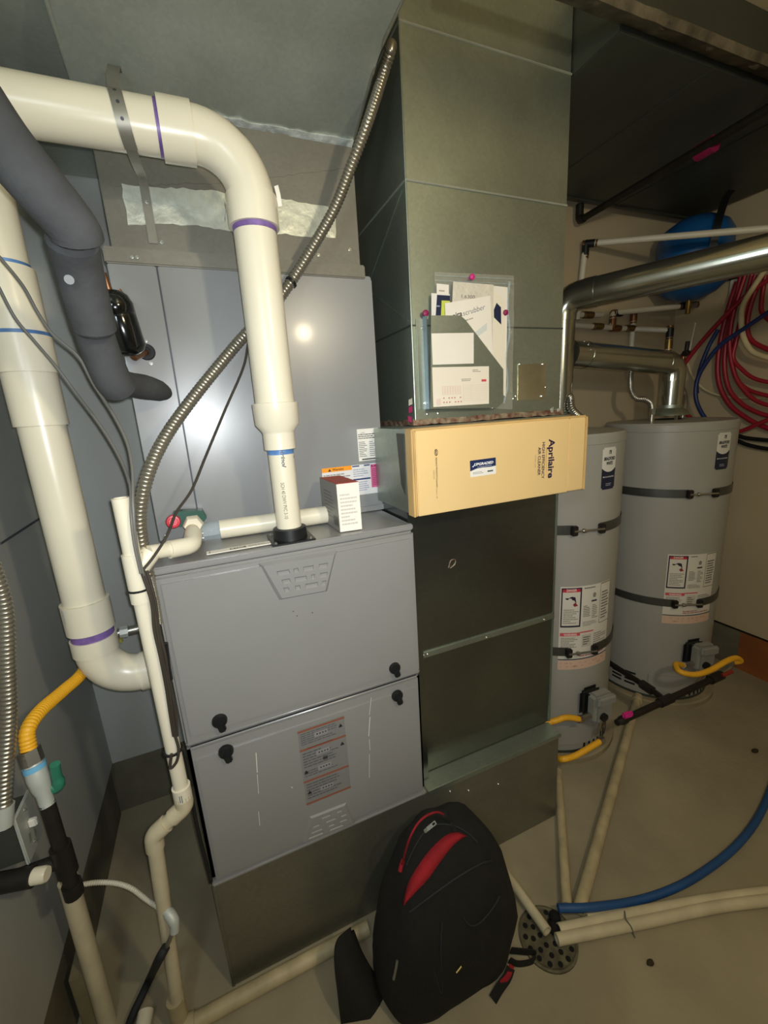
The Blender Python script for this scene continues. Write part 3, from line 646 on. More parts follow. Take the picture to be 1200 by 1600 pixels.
sheet('leaflet', 'navy leaflet with a lime green tab at pocket left', [(674, 458), (702, 460), (702, 560), (674, 560)], PY + 0.0085,
      [('r', 0.0, 0.0, 1, 1, 'e6e2dc'), ('p', [(0.08, 0.0), (1, 0.0), (1, 0.98), (0.3, 0.98)], '1a2444'), ('p', [(0.42, 0.0), (1, 0.0), (1, 0.90), (0.55, 0.90)], 'c8d25a'), ('p', [(0.25, 0.80), (0.45, 0.80), (0.45, 0.82), (0.25, 0.82)], '8fa0b8')])
sheet('leaflet', 'tall white sheet with navy block at pocket right', [(765, 446), (793, 449), (790, 620), (768, 600)], PY + 0.0105,
      [('r', 0, 0, 1, 1, 'ebe3d0'), ('p', [(0.25, 0.725), (0.75, 0.725), (0.75, 0.90), (0.45, 0.90), (0.25, 0.80)], '1a2444')])
sheet('leaflet', 'small white slip standing highest at pocket left', [(682, 443), (701, 445), (701, 560), (684, 560)], PY + 0.0125, [('r', 0.2, 0.90, 0.7, 0.92, 'b8a8a0')])
z_ = thing('zip_bag', 'clear plastic zip bag hanging behind the pocket papers', 'plastic bag', at(740, 640, y=DY - 0.004))
b = bm_new()
cor = [at(678, 425, y=DY - 0.005), at(803, 431, y=DY - 0.005), at(800, 640, y=DY - 0.005), at(684, 632, y=DY - 0.005)]
NX, NZ = 14, 24
rows = [[b.verts.new(cor[0].lerp(cor[1], i / NX).lerp(cor[3].lerp(cor[2], i / NX), j / NZ) + V((0, -0.0015 * (1 + math.sin(i * 2.1 + j * 0.9) * math.sin(j * 0.5 + i)), 0))) for i in range(NX + 1)] for j in range(NZ + 1)]
for j in range(NZ):
    for i in range(NX): b.faces.new((rows[j][i], rows[j][i + 1], rows[j + 1][i + 1], rows[j + 1][i]))
obj('bag_film', b, M['bag'], z_, 60)
b = bm_new()
for py in (431, 439): tube(b, [at(679, py - 1, y=DY - 0.0085), at(803, py + 5, y=DY - 0.0085)], 0.0011, seg=6)
obj('zip_seal', b, M['clear'], z_)
b = bm_new(); pts = [at(px, py, y=DY - 0.011) for px, py in ((796, 440), (793, 480), (796, 520), (790, 560), (793, 600), (787, 630))]
tube(b, curve(pts, 4), [0.0035 + 0.001 * math.sin(i * 2.3) for i in range(21)], seg=8); obj('side_fold', b, M['clear'], z_)
for name, lab, q, m_, sz in (('tape_dot', 'bright pink tape dot holding the zip bag top', (737, 433), 'pink', 0.011), ('tape_tab', 'magenta tape tab at the pocket left corner', (666, 489), 'magenta', 0.012), ('tape_tab', 'magenta tape tab at the papers right edge', (791, 488), 'magenta', 0.011)):
    c = at(*q, y=DY - 0.018 if q[1] > 450 else DY - 0.012); b = bm_new()
    lathe(b, c + V((0, 0.016 if q[1] > 450 else 0.011, 0)), (0, -1, 0), [(0, sz * 0.35), (0.008, sz * 0.5), (0.012, sz * 0.75), (0.016, sz * 0.7), (0.019, sz * 0.3)], 10)
    tag(obj(name, b, M[m_]), lab, 'tape')

# ------------------------------------------------------------------ exhaust vent (white PVC)
e_ = thing('exhaust_pipe', 'white PVC exhaust pipe from furnace collar bending left under the duct', 'pipe', (EX, EY, ZT + 0.01))
obj('lower_pipe', tb([V((EX, EY, ZT + 0.012)), V((EX, EY, 1.475))], 0.0300, seg=28), M['pvc'], e_)['label'] = 'narrow marked two inch section'
obj('primer_band', tb([V((EX, EY, 1.447)), V((EX, EY, 1.459))], 0.0304, seg=28), M['blue_glue'], e_)['label'] = 'blue primer ring'
b = bm_new(); lathe(b, (EX, EY, 1.459), (0, 0, 1), [(0, 0.0365), (0.036, 0.0365), (0.040, 0.037), (0.058, 0.0505), (0.105, 0.0520), (0.106, 0.046)], 32); obj('reducer', b, M['pvc'], e_)
obj('riser_pipe', tb([V((EX, EY, 1.555)), V((EX, EY, 1.955))], 0.0445, seg=32), M['pvc'], e_)
ZH, RB = 2.078, 0.10
el = fillet([V((EX, EY, 1.93)), V((EX, EY, ZH)), V((EX - 0.16, EY, ZH))], RB, 14)
obj('elbow', tb(el[1:-1], 0.0468, seg=32), M['pvc'], e_)
obj('elbow_hub', tb([V((EX, EY, 1.924)), V((EX, EY, ZH - RB + 0.004))], 0.0515, seg=32), M['pvc'], e_)
obj('elbow_hub', tb([V((EX - RB + 0.002, EY, ZH)), V((EX - RB - 0.055, EY, ZH))], 0.0515, seg=32), M['pvc'], e_)
obj('primer_band', tb([V((EX, EY, 1.914)), V((EX, EY, 1.925))], 0.0455, seg=32), M['purple'], e_)['label'] = 'purple primer ring under the elbow'
obj('primer_band', tb([V((EX - RB - 0.055, EY, ZH)), V((EX - RB - 0.061, EY, ZH))], 0.0450, seg=32), M['purple'], e_)['label'] = 'purple primer ring beside the strap'
obj('horizontal_pipe', tb([V((EX - RB - 0.03, EY, ZH)), V((XL - 0.05, EY, ZH))], 0.0445, seg=32), M['pvc'], e_)
def cylx(px, py, r, z0=0): a, z = at_cyl(px, py, EX, EY, r); return a, z
a0, z1 = cylx(440, 697, 0.030)
plc = lambda s, tt, h: V((EX + (0.0301 + h) * math.cos(a0 + tt / 0.03), EY + (0.0301 + h) * math.sin(a0 + tt / 0.03), z1 - s))
decal('marker_writing', e_, plc, [('t', 0.0, -0.004, 0.009, 'Intrinol', '2a2c33', 0.05, 0.025, 0.3)])
decal('stencil', e_, plc, [('t', 0.085, -0.012, 0.0085, 'SCH 40 DWV PVC 3-10', '7f7460', 0.088, 0.01, 0)])
a1, z2 = cylx(459, 715, 0.030)
b = bm_new(); plq = lambda s, tt, h: V((EX + 0.0302 * math.cos(a1 + s / 0.03), EY + 0.0302 * math.sin(a1 + s / 0.03), z2 + tt))
decal('burn_mark', e_, plq, [('p', [(-0.011, -0.006), (0.004, -0.001), (0.012, 0.006), (0.010, 0.009), (0.0, 0.003)], '9a6a34')])
# barcode printed on the elbow's bend: placed on the torus surface
el_c = V((EX - RB, EY, ZH - RB))
def torus(s, tt, h):
    th = math.radians(58) - s / (RB + 0.047); ph = math.radians(-40) + tt / 0.047
    rr = RB + (0.0470 + h) * math.cos(ph); return el_c + V((rr * math.cos(th), (0.0470 + h) * math.sin(ph), rr * math.sin(th)))
I = []; x = 0
for k in range(16):
    wq = random.choice((0.0006, 0.0011, 0.0016)); I.append(('r', x, 0, x + wq, 0.008, '6b6452')); x += wq + random.choice((0.0007, 0.0012))
I.append(('t', 0.002, -0.005, 0.003, '6 11942 13047', '8f8670', 0.026, 0, 0)); decal('barcode', e_, torus, I)
b = bm_new(); q = at(430, 305, y=EY - 0.01); ribbon(b, [q + V((0.004, 0, 0.018)), q + V((0.006, -0.004, 0.0)), q + V((0.008, 0, -0.02))], (1, -0.5, 0), 0.009, 0.0006)
tag(obj('sticker_scrap', b, M['paper']), 'crumpled scrap of white sticker at the elbow side', 'sticker')
# perforated hanger strap over the horizontal pipe
h_ = thing('hanger_strap', 'grey metal hanger strap looped over the horizontal white pipe', 'strap', (0.09, 0.1, 2.0))
R_ = 0.0465; sxp = [V((0.088, 0.205, 2.2455)), V((0.088, 0.17, 2.235)), V((0.085, 0.115, 2.185))]
arc = [V((0.084 + 0.012 * k / 12, EY + R_ * math.cos(math.radians(40 + 200 * k / 12)), ZH + R_ * math.sin(math.radians(40 + 200 * k / 12)) if True else 0)) for k in range(13)]
arc = [V((0.083, EY + R_ * math.cos(q), ZH + R_ * math.sin(q))) for q in [math.radians(55 + 205 * k / 14) for k in range(15)]]
for k, q in enumerate(arc): q.x = 0.083 + 0.016 * k / 14
tail = [V((0.102, EY + 0.02, 2.026)), V((0.104, 0.15, 2.01)), V((0.104, YP - 0.004, 2.045))]
obj('strap_band', ribbon(bm_new(), sxp + arc + tail[:0], (1, 0, 0.0), 0.022), M['strap'], h_)
obj('strap_band', ribbon(bm_new(), [arc[-1], V((0.102, 0.09, 2.03)), V((0.103, YP - 0.006, 2.075)), V((0.103, YP - 0.003, 1.945))], (1, 0, 0.0), 0.019), M['strap'], h_)
for q, n in (((0.088, 0.185, 2.240), (0, -0.3, -1)), ((0.103, YP - 0.004, 2.03), (0, -1, 0))): screw(h_, q, n, 0.005)
b = bm_new()
for k in (6, 8, 10): lathe(b, arc[k], (arc[k] - V((arc[k].x, EY, ZH))), [(0.0005, 0.003), (0.001, 0.003)], 8)
obj('strap_hole', b, M['seam'], h_)

# ------------------------------------------------------------------ intake pipe
IX, IY = -0.179, 0.20
n_ = thing('intake_pipe', 'white PVC air intake pipe down left side into furnace', 'pipe', (IX, IY, 0.86))
obj('riser_pipe', tb([V((IX, IY, 2.30)), V((IX, IY, 1.0))], 0.0445, seg=32), M['pvc'], n_)
for za, zb in ((1.735, 1.86), (1.655, 1.735), (1.545, 1.66)):
    obj('coupling', tb([V((IX, IY, za)), V((IX, IY, zb))], {1.735: 0.0515, 1.655: 0.0545, 1.545: 0.050}[za], seg=32), M['pvc'], n_)
obj('primer_band', tb([V((IX, IY, 1.858)), V((IX, IY, 1.868))], 0.0455, seg=32), M['blue_glue'], n_)
obj('primer_band', tb([V((IX, IY, 1.729)), V((IX, IY, 1.736))], 0.0549, seg=32), M['blue_glue'], n_)
obj('coupling', tb([V((IX, IY, 1.052)), V((IX, IY, 1.128))], 0.0515, seg=32), M['pvc'], n_)
obj('primer_band', tb([V((IX, IY, 1.030)), V((IX, IY, 1.052))], 0.0460, seg=32), M['purple'], n_)['label'] = 'purple primer ring above the elbow'
obj('elbow_hub', tb([V((IX, IY, 0.992)), V((IX, IY, 1.032))], 0.0500, seg=32), M['pvc'], n_)
el = fillet([V((IX, IY, 1.02)), V((IX, IY, 0.905)), V((-0.05, IY, 0.905))], 0.088, 12)
obj('elbow', tb(el[1:-1], 0.0468, seg=32), M['pvc'], n_)
obj('elbow_hub', tb([V((-0.094, IY, 0.905)), V((-0.046, IY, 0.905))], 0.0500, seg=32), M['pvc'], n_)
obj('primer_band', tb([V((-0.046, IY, 0.905)), V((-0.030, IY, 0.905))], 0.0460, seg=32), M['purple'], n_)['label'] = 'purple primer ring at the furnace inlet'
obj('inlet_stub', tb([V((-0.034, IY, 0.905)), V((-0.001, IY, 0.905))], 0.0445, seg=32), M['pvc'], n_)
a0, z1 = at_cyl(96, 955, IX, IY, 0.0515); 
decal('stencil', n_, lambda s, tt, h: V((IX + (0.0516 + h) * math.cos(a0 + tt / 0.05), IY + (0.0516 + h) * math.sin(a0 + tt / 0.05), z1 - s)), [('l', 0.0, 0, 0.045, 0.006, 3, '9aa0b0')])

# ------------------------------------------------------------------ flexible metal conduits and wires
pts = [V((0.666, 0.10, 2.34)), at(611, 75, x=0.664), at(600, 112, x=0.655), at(575, 190, y=0.10), at(548, 262, y=0.125), at(523, 325, y=0.14), at(490, 384, y=0.15), at(455, 440, y=0.158), at(420, 487, y=0.155), at(384, 522, y=0.145), at(340, 574, y=0.12), at(297, 628, y=0.085), at(258, 684, y=0.045), at(232, 740, y=0.012), at(219, 800, y=-0.004), at(222, 850, y=-0.006), at(232, 900, y=0.0), at(246, 955, y=0.012)]
g_ = thing('flexible_conduit', 'long curved flexible steel conduit crossing behind the exhaust pipe', 'conduit', pts[-1])
obj('armour', corr(pts, 0.0122, 0.0085, 0.18, 14), M['fog'], g_)
b = bm_new(); c = at(455, 441, y=0.158); d = (at(445, 452, y=0.156) - at(465, 430, y=0.158)).normalized(); tube(b, [c - d * 0.003, c + d * 0.003], 0.0150, seg=16); obj('tie_band', b, M['black'], g_)
pts = [at(-12, 880, dep=0.80), at(8, 950, dep=0.80), at(12, 1040, dep=0.80), at(14, 1120, dep=0.80), at(9, 1200, dep=0.80), at(6, 1262, dep=0.80)]
g2 = thing('flexible_conduit', 'short flexible steel conduit at the far left edge above metal box', 'conduit', pts[-1])
obj('armour', corr(pts, 0.0125, 0.0085, 0.18, 14), M['fog'], g2)
d = (pts[-1] - pts[-2]).normalized(); obj('connector', tb([pts[-1] - d * 0.005, pts[-1] + d * 0.035], 0.0165, seg=12), M['plate'], g2)
pts = [at(388, 536, y=0.15), at(380, 575, y=0.14), at(352, 640, y=0.12), at(322, 712, y=0.085), at(300, 765, y=0.05), at(276, 800, y=0.015), at(262, 835, y=-0.02), at(240, 870, y=-0.045), at(222, 892, y=-0.055)]
tag(obj('control_wire', tb(curve(pts, 6), 0.0028, seg=8), M['wire_dark']), 'thin dark brown wire dropping from conduit past the red cap', 'wire')
wA = [(-4, 398, 0.04), (35, 446, 0.04), (58, 487, 0.05), (82, 522, 0.06), (122, 557, 0.07), (146, 600, 0.07), (175, 644, 0.05), (198, 690, 0.02), (207, 735, -0.02), (208, 790, -0.055), (213, 850, -0.06), (224, 900, -0.055)]
wB = [(-4, 445, 0.04), (23, 496, 0.05), (52, 531, 0.06), (87, 572, 0.08), (117, 612, 0.085), (157, 665, 0.06), (187, 715, 0.03), (203, 758, -0.02), (205, 805, -0.058), (210, 850, -0.064), (220, 896, -0.06)]
tag(obj('thermostat_wire', tb(curve([at(px, py, y=yy) for px, py, yy in wA], 6), 0.0030, seg=8), M['wire']), 'upper of two thin grey wires sweeping from the left edge', 'wire')
tag(obj('thermostat_wire', tb(curve([at(px, py, y=yy) for px, py, yy in wB], 6), 0.0028, seg=8), M['wire']), 'lower of two thin grey wires sweeping from the left edge', 'wire')
bund = [(224, 892), (238, 940), (245, 985), (252, 1025), (262, 1070), (268, 1110), (273, 1150)]
w_ = thing('cable_bundle', 'dark bundled low voltage cables running down furnace left corner', 'cable', at(273, 1150, y=-0.03))
for k, (dx, dd, r) in enumerate(((0, -0.052, 0.0038), (6, -0.046, 0.0036), (-4, -0.056, 0.003))):
    obj('cable', tb(curve([at(px + dx * (0.4 + 0.6 * math.sin(i * 1.3 + k) ** 2), py, y=dd) for i, (px, py) in enumerate(bund)], 6), r, seg=8), M['wire_dark'], w_)
obj('cable', tb(curve([at(273, 1148, y=-0.05), at(279, 1170, y=-0.054), at(276, 1190, y=-0.056), at(266, 1200, y=-0.056), at(268, 1178, y=-0.055)], 6), 0.0032, seg=8), M['wire_dark'], w_)
obj('cable', tb(curve([at(273, 1148, y=-0.03), at(284, 1175, y=-0.012), at(296, 1230, y=-0.012), at(310, 1300, y=-0.012), at(330, 1378, y=-0.012)], 6), 0.0045, seg=8), M['black'], w_)
b = bm_new(); pts = [at(px, py, y=-0.03) for px, py in ((236, 900), (242, 925), (247, 950), (250, 975))]; P = resample(curve(pts, 8), 0.0018)
tube(b, P, [0.006 if i % 2 else 0.0045 for i in range(len(P))], seg=10); obj('spiral_wrap', b, M['steel'], w_)
obj('cable', tb(curve([at(258, 1005, y=-0.028), at(262, 1040, y=-0.026), at(266, 1062, y=-0.026)], 4), 0.006, seg=8), M['black'], w_)

# ------------------------------------------------------------------ condensate drain
PX0, PY0 = at(205, 860, y=-0.035).x, -0.035
q_ = thing('condensate_pipe', 'white PVC condensate drain with open top beside furnace left corner', 'pipe', (-0.13, -0.03, 0.01))
zt_ = at(187, 778, y=PY0).z; xt = at(188, 778, y=PY0).x; zj = at(288, 1245, y=PY0).z; xj = at(285, 1240, y=PY0).x
topx = V((xt, PY0, zt_)); botx = V((xj, PY0, zj))
L_ = lambda k: topx.lerp(botx, k)
RC = 0.0158
obj('standpipe', tb([L_(0), L_(1)], RC, seg=20, hollow=0.78), M['pvc'], q_)
obj('tee', tb([L_(0.16), L_(0.305)], 0.0195, seg=20), M['pvc'], q_)
tee = L_(0.215); out1 = at(300, 846, y=0.035)
br = [tee + V((0, 0.0, 0)), at(243, 862, y=-0.01), at(272, 857, y=0.01)]
obj('tee_branch', tb([tee, at(236, 863, y=-0.018)], 0.0195, seg=20), M['pvc'], q_)
e0, e1, e2 = at(232, 864, y=-0.02), at(300, 852, y=0.03), at(302, 826, y=0.10)
obj('branch_pipe', tb([e0, at(268, 858, y=0.008)], RC, seg=18), M['pvc'], q_)
obj('elbow', tb(fillet([at(264, 859, y=0.004), e1, at(302, 834, y=0.085)], 0.03, 8), 0.0195, seg=18), M['pvc'], q_)
obj('outlet_stub', tb([at(301, 840, y=0.06), at(300, 822, y=0.15), V((at(300, 822, y=0.15).x, YC - 0.004, at(300, 822, y=0.15).z))], RC, seg=18), M['pvc_old'], q_)
obj('coupling', tb([L_(0.955), L_(1.0)], 0.0198, seg=20), M['pvc'], q_)
j1 = at(240, 1305, y=PY0 + 0.0); foot = V((-0.128, -0.032, 0.022))
P_ = fillet([L_(0.98), L_(1.035), j1, j1.lerp(foot, 0.3)], 0.022, 8)
obj('offset_bend', tb(P_, 0.0165, seg=18), M['pvc_old'], q_)
for q, d in ((L_(1.035), None), (j1, None)):
    up_ = (L_(0.98) if d is None and q == L_(1.035) else L_(1.035)) ; dn_ = j1 if q != j1 else foot
    obj('offset_elbow', tb(fillet([q + (up_ - q).normalized() * 0.035, q, q + (dn_ - q).normalized() * 0.035], 0.02, 8), 0.0198, seg=18), M['pvc_old'], q_)
obj('lower_pipe', tb([j1.lerp(foot, 0.08), foot], RC, seg=18), M['pvc_old'], q_)
obj('foot_coupling', tb([foot + V((0, 0, 0.09)), foot + V((0, 0, 0.0))], 0.0205, seg=18), M['pvc_dirty'], q_)
a0 = math.radians(-95)
c = L_(0.985); decal('stencil', q_, lambda s, tt, h: V((c.x + (0.0199 + h) * math.cos(a0 + tt / 0.02), c.y + (0.0199 + h) * math.sin(a0 + tt / 0.02), c.z + 0.012 - s)), [('l', 0, -0.004, 0.02, 0.004, 2, '4a5a78')])
for (px, py) in ((202, 901), (265, 1155)):
    k = (py - 778) / (1240 - 778); c = L_(k); d = (botx - topx).normalized(); o = obj('zip_tie', tb([c - d * 0.002, c + d * 0.002], 0.0215 if py < 1000 else 0.0205, seg=18), M['black'], q_)
# float switch on the coil drain
s_ = thing('float_switch', 'dark green float switch with round red cap on coil drain', 'switch', at(285, 820, y=0.17))
c1, c2 = at(272, 815, y=0.165), at(303, 812, y=0.175)
b = bm_new(); d = (c2 - c1); nrm = V((0, -1, 0)); 
prism(b, [c1 + V((0.0, 0.0, 0.021)), c1.lerp(c2, 0.5) + V((0, 0, 0.024)), c2 + V((0.022, 0, 0.020)), c2 + V((0.030, 0, 0.0)), c2 + V((0.012, 0, -0.022)), c1.lerp(c2, 0.5) + V((0, 0, -0.016)), c1 + V((0, 0, -0.015))], (0, 0.035, 0)); obj('bracket', b, M['teal'], s_)
obj('red_cap', lathe(bm_new(), c1 + V((-0.002, 0.01, 0)), (0.05, -1, 0.1), [(0, 0.0165), (0.022, 0.0165), (0.026, 0.0145), (0.0265, 0.011), (0.024, 0.010)], 20), M['redcap'], s_)
c = at(302, 822, y=0.115); obj('hex_nut', lathe(bm_new(), c, (0, 1, 0.05), [(0, 0.020), (0.008, 0.0235), (0.022, 0.0235), (0.024, 0.02)], 6), M['pvc'], s_)
# white tube lying on the furnace top
A, B = V((0.150, 0.160, ZT + 0.0245)), V((0.432, 0.152, ZT + 0.0245))
t = thing('white_tube', 'white plastic tube with clear end lying on the furnace top', 'tube', A + V((0.1, 0, -0.0245)))
obj('tube_body', tb([A, B], 0.0240, seg=24, hollow=0.88), M['pvc'], t)
obj('clear_sleeve', tb([A + V((-0.048, 0.001, 0.0)), A + V((0.004, 0, 0))], 0.0235, seg=20), M['clear'], t)
for k in (0, 1): obj('end_pin', tb([A + V((-0.066, -0.01, -0.012 + 0.012 * k)), A + V((-0.040, -0.01, -0.012 + 0.012 * k))], 0.0045, seg=10), M['steel'], t)
# carton on the furnace top
f0, f1, bk = at(532, 832, z=ZT), at(566, 827, z=ZT), at(517, 810, z=ZT)
hgt = at(528, 756, x=f0.x - 0.0).z; hgt = (at(527, 756, y=f0.y).z - ZT)
u = (f1 - f0); wv = V((0, 1, 0)) * 0.145 + V((-0.005, 0, 0))
t = thing('carton', 'small white carton with red top standing on the furnace', 'box', f0.lerp(f1, 0.5) + wv * 0.5)
fw = u.length
F = frame(f0, u, (0, 0, 1)); F = (F[0], F[1], V((0, 0, 1)), -wv.normalized())
b = bm_new(); fbox(b, F, 0, fw, 0.0005, hgt - 0.0015, -0.145, 0, 0.0008); obj('carton_body', b, M['paper'], t)
b = bm_new(); fbox(b, F, 0.0005, fw - 0.0005, hgt - 0.0016, hgt, -0.1445, -0.0005, 0.0004); obj('top_flap', b, M['carton_red'], t)['label'] = 'dull red printed top flap'
Fs = frame(f0 + wv, -wv, (0, 0, 1))
I = [('r', 0, 0.001, 0.145, hgt - 0.001, '8b8983'), ('l', 0.03, hgt * 0.2, 0.12, hgt * 0.8, 8, '6b6a66'), ('r', 0.10, hgt * 0.1, 0.135, hgt * 0.3, '5f5d58')]
decal('side_print', t, on_frame((Fs[0], Fs[1], Fs[2], Fs[3])), I)
decal('front_print', t, on_frame((F[0], F[1], F[2], V((0, -1, 0)))), [('l', 0.006, hgt * 0.12, fw - 0.008, hgt * 0.8, 9, 'c9c2b8')])

# ------------------------------------------------------------------ refrigerant line and filter drier
l_ = thing('refrigerant_line', 'black foam insulated refrigerant line dropping to coil cabinet left', 'pipe', at(160, 570, dep=0.75))
def seg_in(pts, rs): obj('insulation_sleeve', tb(curve(pts, 8), rs, seg=20), M['insul'], l_)
def rr(n, a, bq, end=0.82):
    o = [a + (bq - a) * i / (n - 1) for i in range(n)]; o[0] *= end; o[-1] *= end; return o
seg_in([at(-60, 130, dep=0.50), at(0, 217, dep=0.52), at(60, 290, dep=0.545), at(112, 352, dep=0.585), at(122, 375, dep=0.60)], rr(33, 0.036, 0.033))
seg_in([at(112, 372, dep=0.62), at(122, 415, dep=0.655), at(136, 470, dep=0.69), at(150, 520, dep=0.725)], rr(25, 0.034, 0.033))
seg_in([at(146, 515, dep=0.74), at(158, 550, dep=0.76), at(175, 590, dep=0.79), at(186, 606, dep=0.815)], rr(25, 0.031, 0.032, 0.9))
seg_in([at(186, 598, dep=0.83), at(215, 603, dep=0.90), at(240, 608, dep=0.96), at(268, 617, dep=1.05)], [0.026, 0.0265, 0.026, 0.0255, 0.025, 0.025, 0.025, 0.0255, 0.026, 0.0262, 0.0265, 0.0265, 0.0265, 0.026, 0.0258, 0.0255, 0.025, 0.0245, 0.024, 0.022, 0.0195, 0.0165, 0.012, 0.007, 0.002])
c = at(108, 437, dep=0.63); n = (CAM_C - c).normalized(); obj('white_dot', lathe(bm_new(), c, n, [(0, 0.0065), (0.0012, 0.0065)], 16), mat('dull_dot', '85888a', 0.7), l_)
k_ = thing('filter_drier', 'glossy black filter drier with copper stub beside foam insulated line', 'filter', at(205, 550, y=0.15))
d0, d1 = at(170, 452, y=0.13), at(207, 556, y=0.155)
ax = d1 - d0; L = ax.length
obj('drier_body', lathe(bm_new(), d0, ax, [(0, 0.008), (0.004, 0.02), (0.014, 0.031), (0.03, 0.036), (0.045, 0.0355), (0.048, 0.033), (0.052, 0.0345), (L * 0.85, 0.034), (L * 0.94, 0.028), (L * 0.99, 0.014), (L, 0.009)], 28), M['gloss'], k_)
obj('copper_stub', tb(fillet([d1 - ax.normalized() * 0.012, d1 + ax.normalized() * 0.006, at(229, 550, y=YC - 0.004)], 0.01, 5), 0.0065, seg=12), M['copper'], k_)
obj('copper_stub', tb([d0 - ax.normalized() * 0.03, d0 + ax.normalized() * 0.01], 0.0065, seg=12), M['copper'], k_)
obj('edge_trim', tb(curve([at(186, 452, y=0.16), at(205, 475, y=0.165), at(214, 505, y=0.17), at(221, 530, y=0.175), at(220, 546, y=0.18)], 5), 0.003, seg=8), M['copper'], k_)

# ------------------------------------------------------------------ left corner: gas valve, switch box, pipes
hp = [at(165, 993, y=0.28), at(150, 1010, y=0.275), at(128, 1052, y=0.215), at(98, 1080, y=0.13), at(62, 1112, y=0.03), at(43, 1142, y=-0.02), at(45, 1172, y=-0.035)]
t = thing('gas_hose', 'yellow corrugated gas hose curving to green handled valve at left', 'hose', hp[-1])
obj('hose', corr(hp, 0.0135, 0.007, 0.12, 14), M['yellow'], t)
obj('end_fitting', tb([at(158, 992, y=0.285), at(176, 992, y=0.29)], 0.0115, seg=10), M['brass'], t)
d = (at(60, 1215, y=-0.05) - at(45, 1172, y=-0.035)).normalized(); v0 = at(46, 1176, y=-0.036)
obj('hex_nut', tb([v0 - d * 0.006, v0 + d * 0.022], 0.0195, seg=6), M['steel'], t)
t = thing('furnace_gas_pipe', 'grey steel gas fitting entering the furnace behind drain pipe', 'pipe', at(215, 985, y=0.30))
P_ = [at(174, 991, y=0.29), at(200, 986, y=0.295), V((-0.002, 0.30, at(222, 980, y=0.30).z))]
obj('union', tb(P_, 0.013, seg=14), M['steel'], t); obj('coupling', tb([P_[0].lerp(P_[1], 0.5), P_[1]], 0.0165, seg=8), M['plate'], t)
obj('lever', fbox(bm_new(), frame(at(178, 1005, y=0.27), at(192, 1000, y=0.27) - at(178, 1005, y=0.27), (0, 0, 1)), -0.012, 0.02, -0.003, 0.006, -0.004, 0.004, 0.002), mat('olive_lever', 'a09a3c', 0.5), t)
t = thing('gas_valve', 'steel gas shutoff valve with green lever handle at left', 'valve', v0 + d * 0.11)
obj('valve_body', lathe(bm_new(), v0 + d * 0.022, d, [(0, 0.015), (0.012, 0.018), (0.03, 0.019), (0.05, 0.017), (0.065, 0.013), (0.09, 0.013)], 16), M['plate'], t)
obj('blue_band', tb([v0 + d * 0.026, v0 + d * 0.036], 0.0192, seg=16), mat('blue_tape_band', '6fb2d8', 0.5), t)
hq = at(80, 1213, y=-0.05)
b = bm_new(); tube(b, curve([at(86, 1194, y=-0.055), at(88, 1210, y=-0.052), at(92, 1225, y=-0.05), at(86, 1231, y=-0.05), at(74, 1228, y=-0.05)], 5), [0.009] * 8 + [0.011] * 8 + [0.011, 0.01, 0.009, 0.008, 0.007], seg=12); obj('lever_handle', b, M['green'], t)
ve = v0 + d * 0.11
g0 = V((ve.x, ve.y, ve.z)); gx = at(95, 1345, y=ve.y)
t = thing('gas_drop_pipe', 'black iron gas pipe below the green handled valve', 'pipe', (g0.x, g0.y, 0.62))
zt2 = at(80, 1350, y=g0.y).z
GP = [g0 + d * -0.004, g0 + V((0, 0, -0.05)), V((g0.x, g0.y, zt2 - 0.09))]
obj('drop_pipe', tb(GP, 0.0135, seg=14), M['iron'], t)
zt2 = at(80, 1350, y=g0.y).z
obj('tee_fitting', tb([V((g0.x, g0.y, zt2 - 0.035)), V((g0.x, g0.y, zt2 + 0.035))], 0.019, seg=14), M['iron'], t)
obj('side_branch', tb([V((g0.x, g0.y, zt2)), V((XL + 0.002, g0.y, zt2))], 0.0145, seg=14), M['iron'], t)
obj('foot_cap', tb([V((g0.x, g0.y, zt2 - 0.095)), V((g0.x, g0.y, zt2 - 0.065))], 0.018, seg=14), M['iron'], t)
# switch box: cover in the plane x = -0.30, facing +X
t = thing('switch_box', 'metal switch box with pale cover plate on left wall', 'electrical box', (-0.335, -0.03, 0.68))
F = frame((-0.30, -0.066, 0.690), (0, 1, 0), (0, 0, 1))
obj('back_box', bx(XL + 0.001, -0.304, -0.060, 0.004, 0.696, 0.800, 0.003), M['galv_dark'], t)
cp = obj('cover_plate', fbox(bm_new(), F, 0, 0.076, 0, 0.114, -0.004, 0.002, 0.002, 3), M['plate'], t)
obj('toggle', fbox(bm_new(), (F[0], F[1], F[2], F[3]), 0.033, 0.043, 0.055, 0.072, 0.001, 0.016, 0.002), M['paper'], cp)
for q in (0.018, 0.098): screw(cp, fp(F, 0.038, q, 0.002), (1, 0, 0), 0.0035)
decal('plate_marks', cp, lambda s, tt, h: fp(F, s, tt, h + 0.002), [('p', [(0.02, 0.03), (0.03, 0.028), (0.034, 0.045), (0.026, 0.05)], '8b8e86'), ('p', [(0.045, 0.02), (0.055, 0.025), (0.05, 0.04)], '8b8e86')])
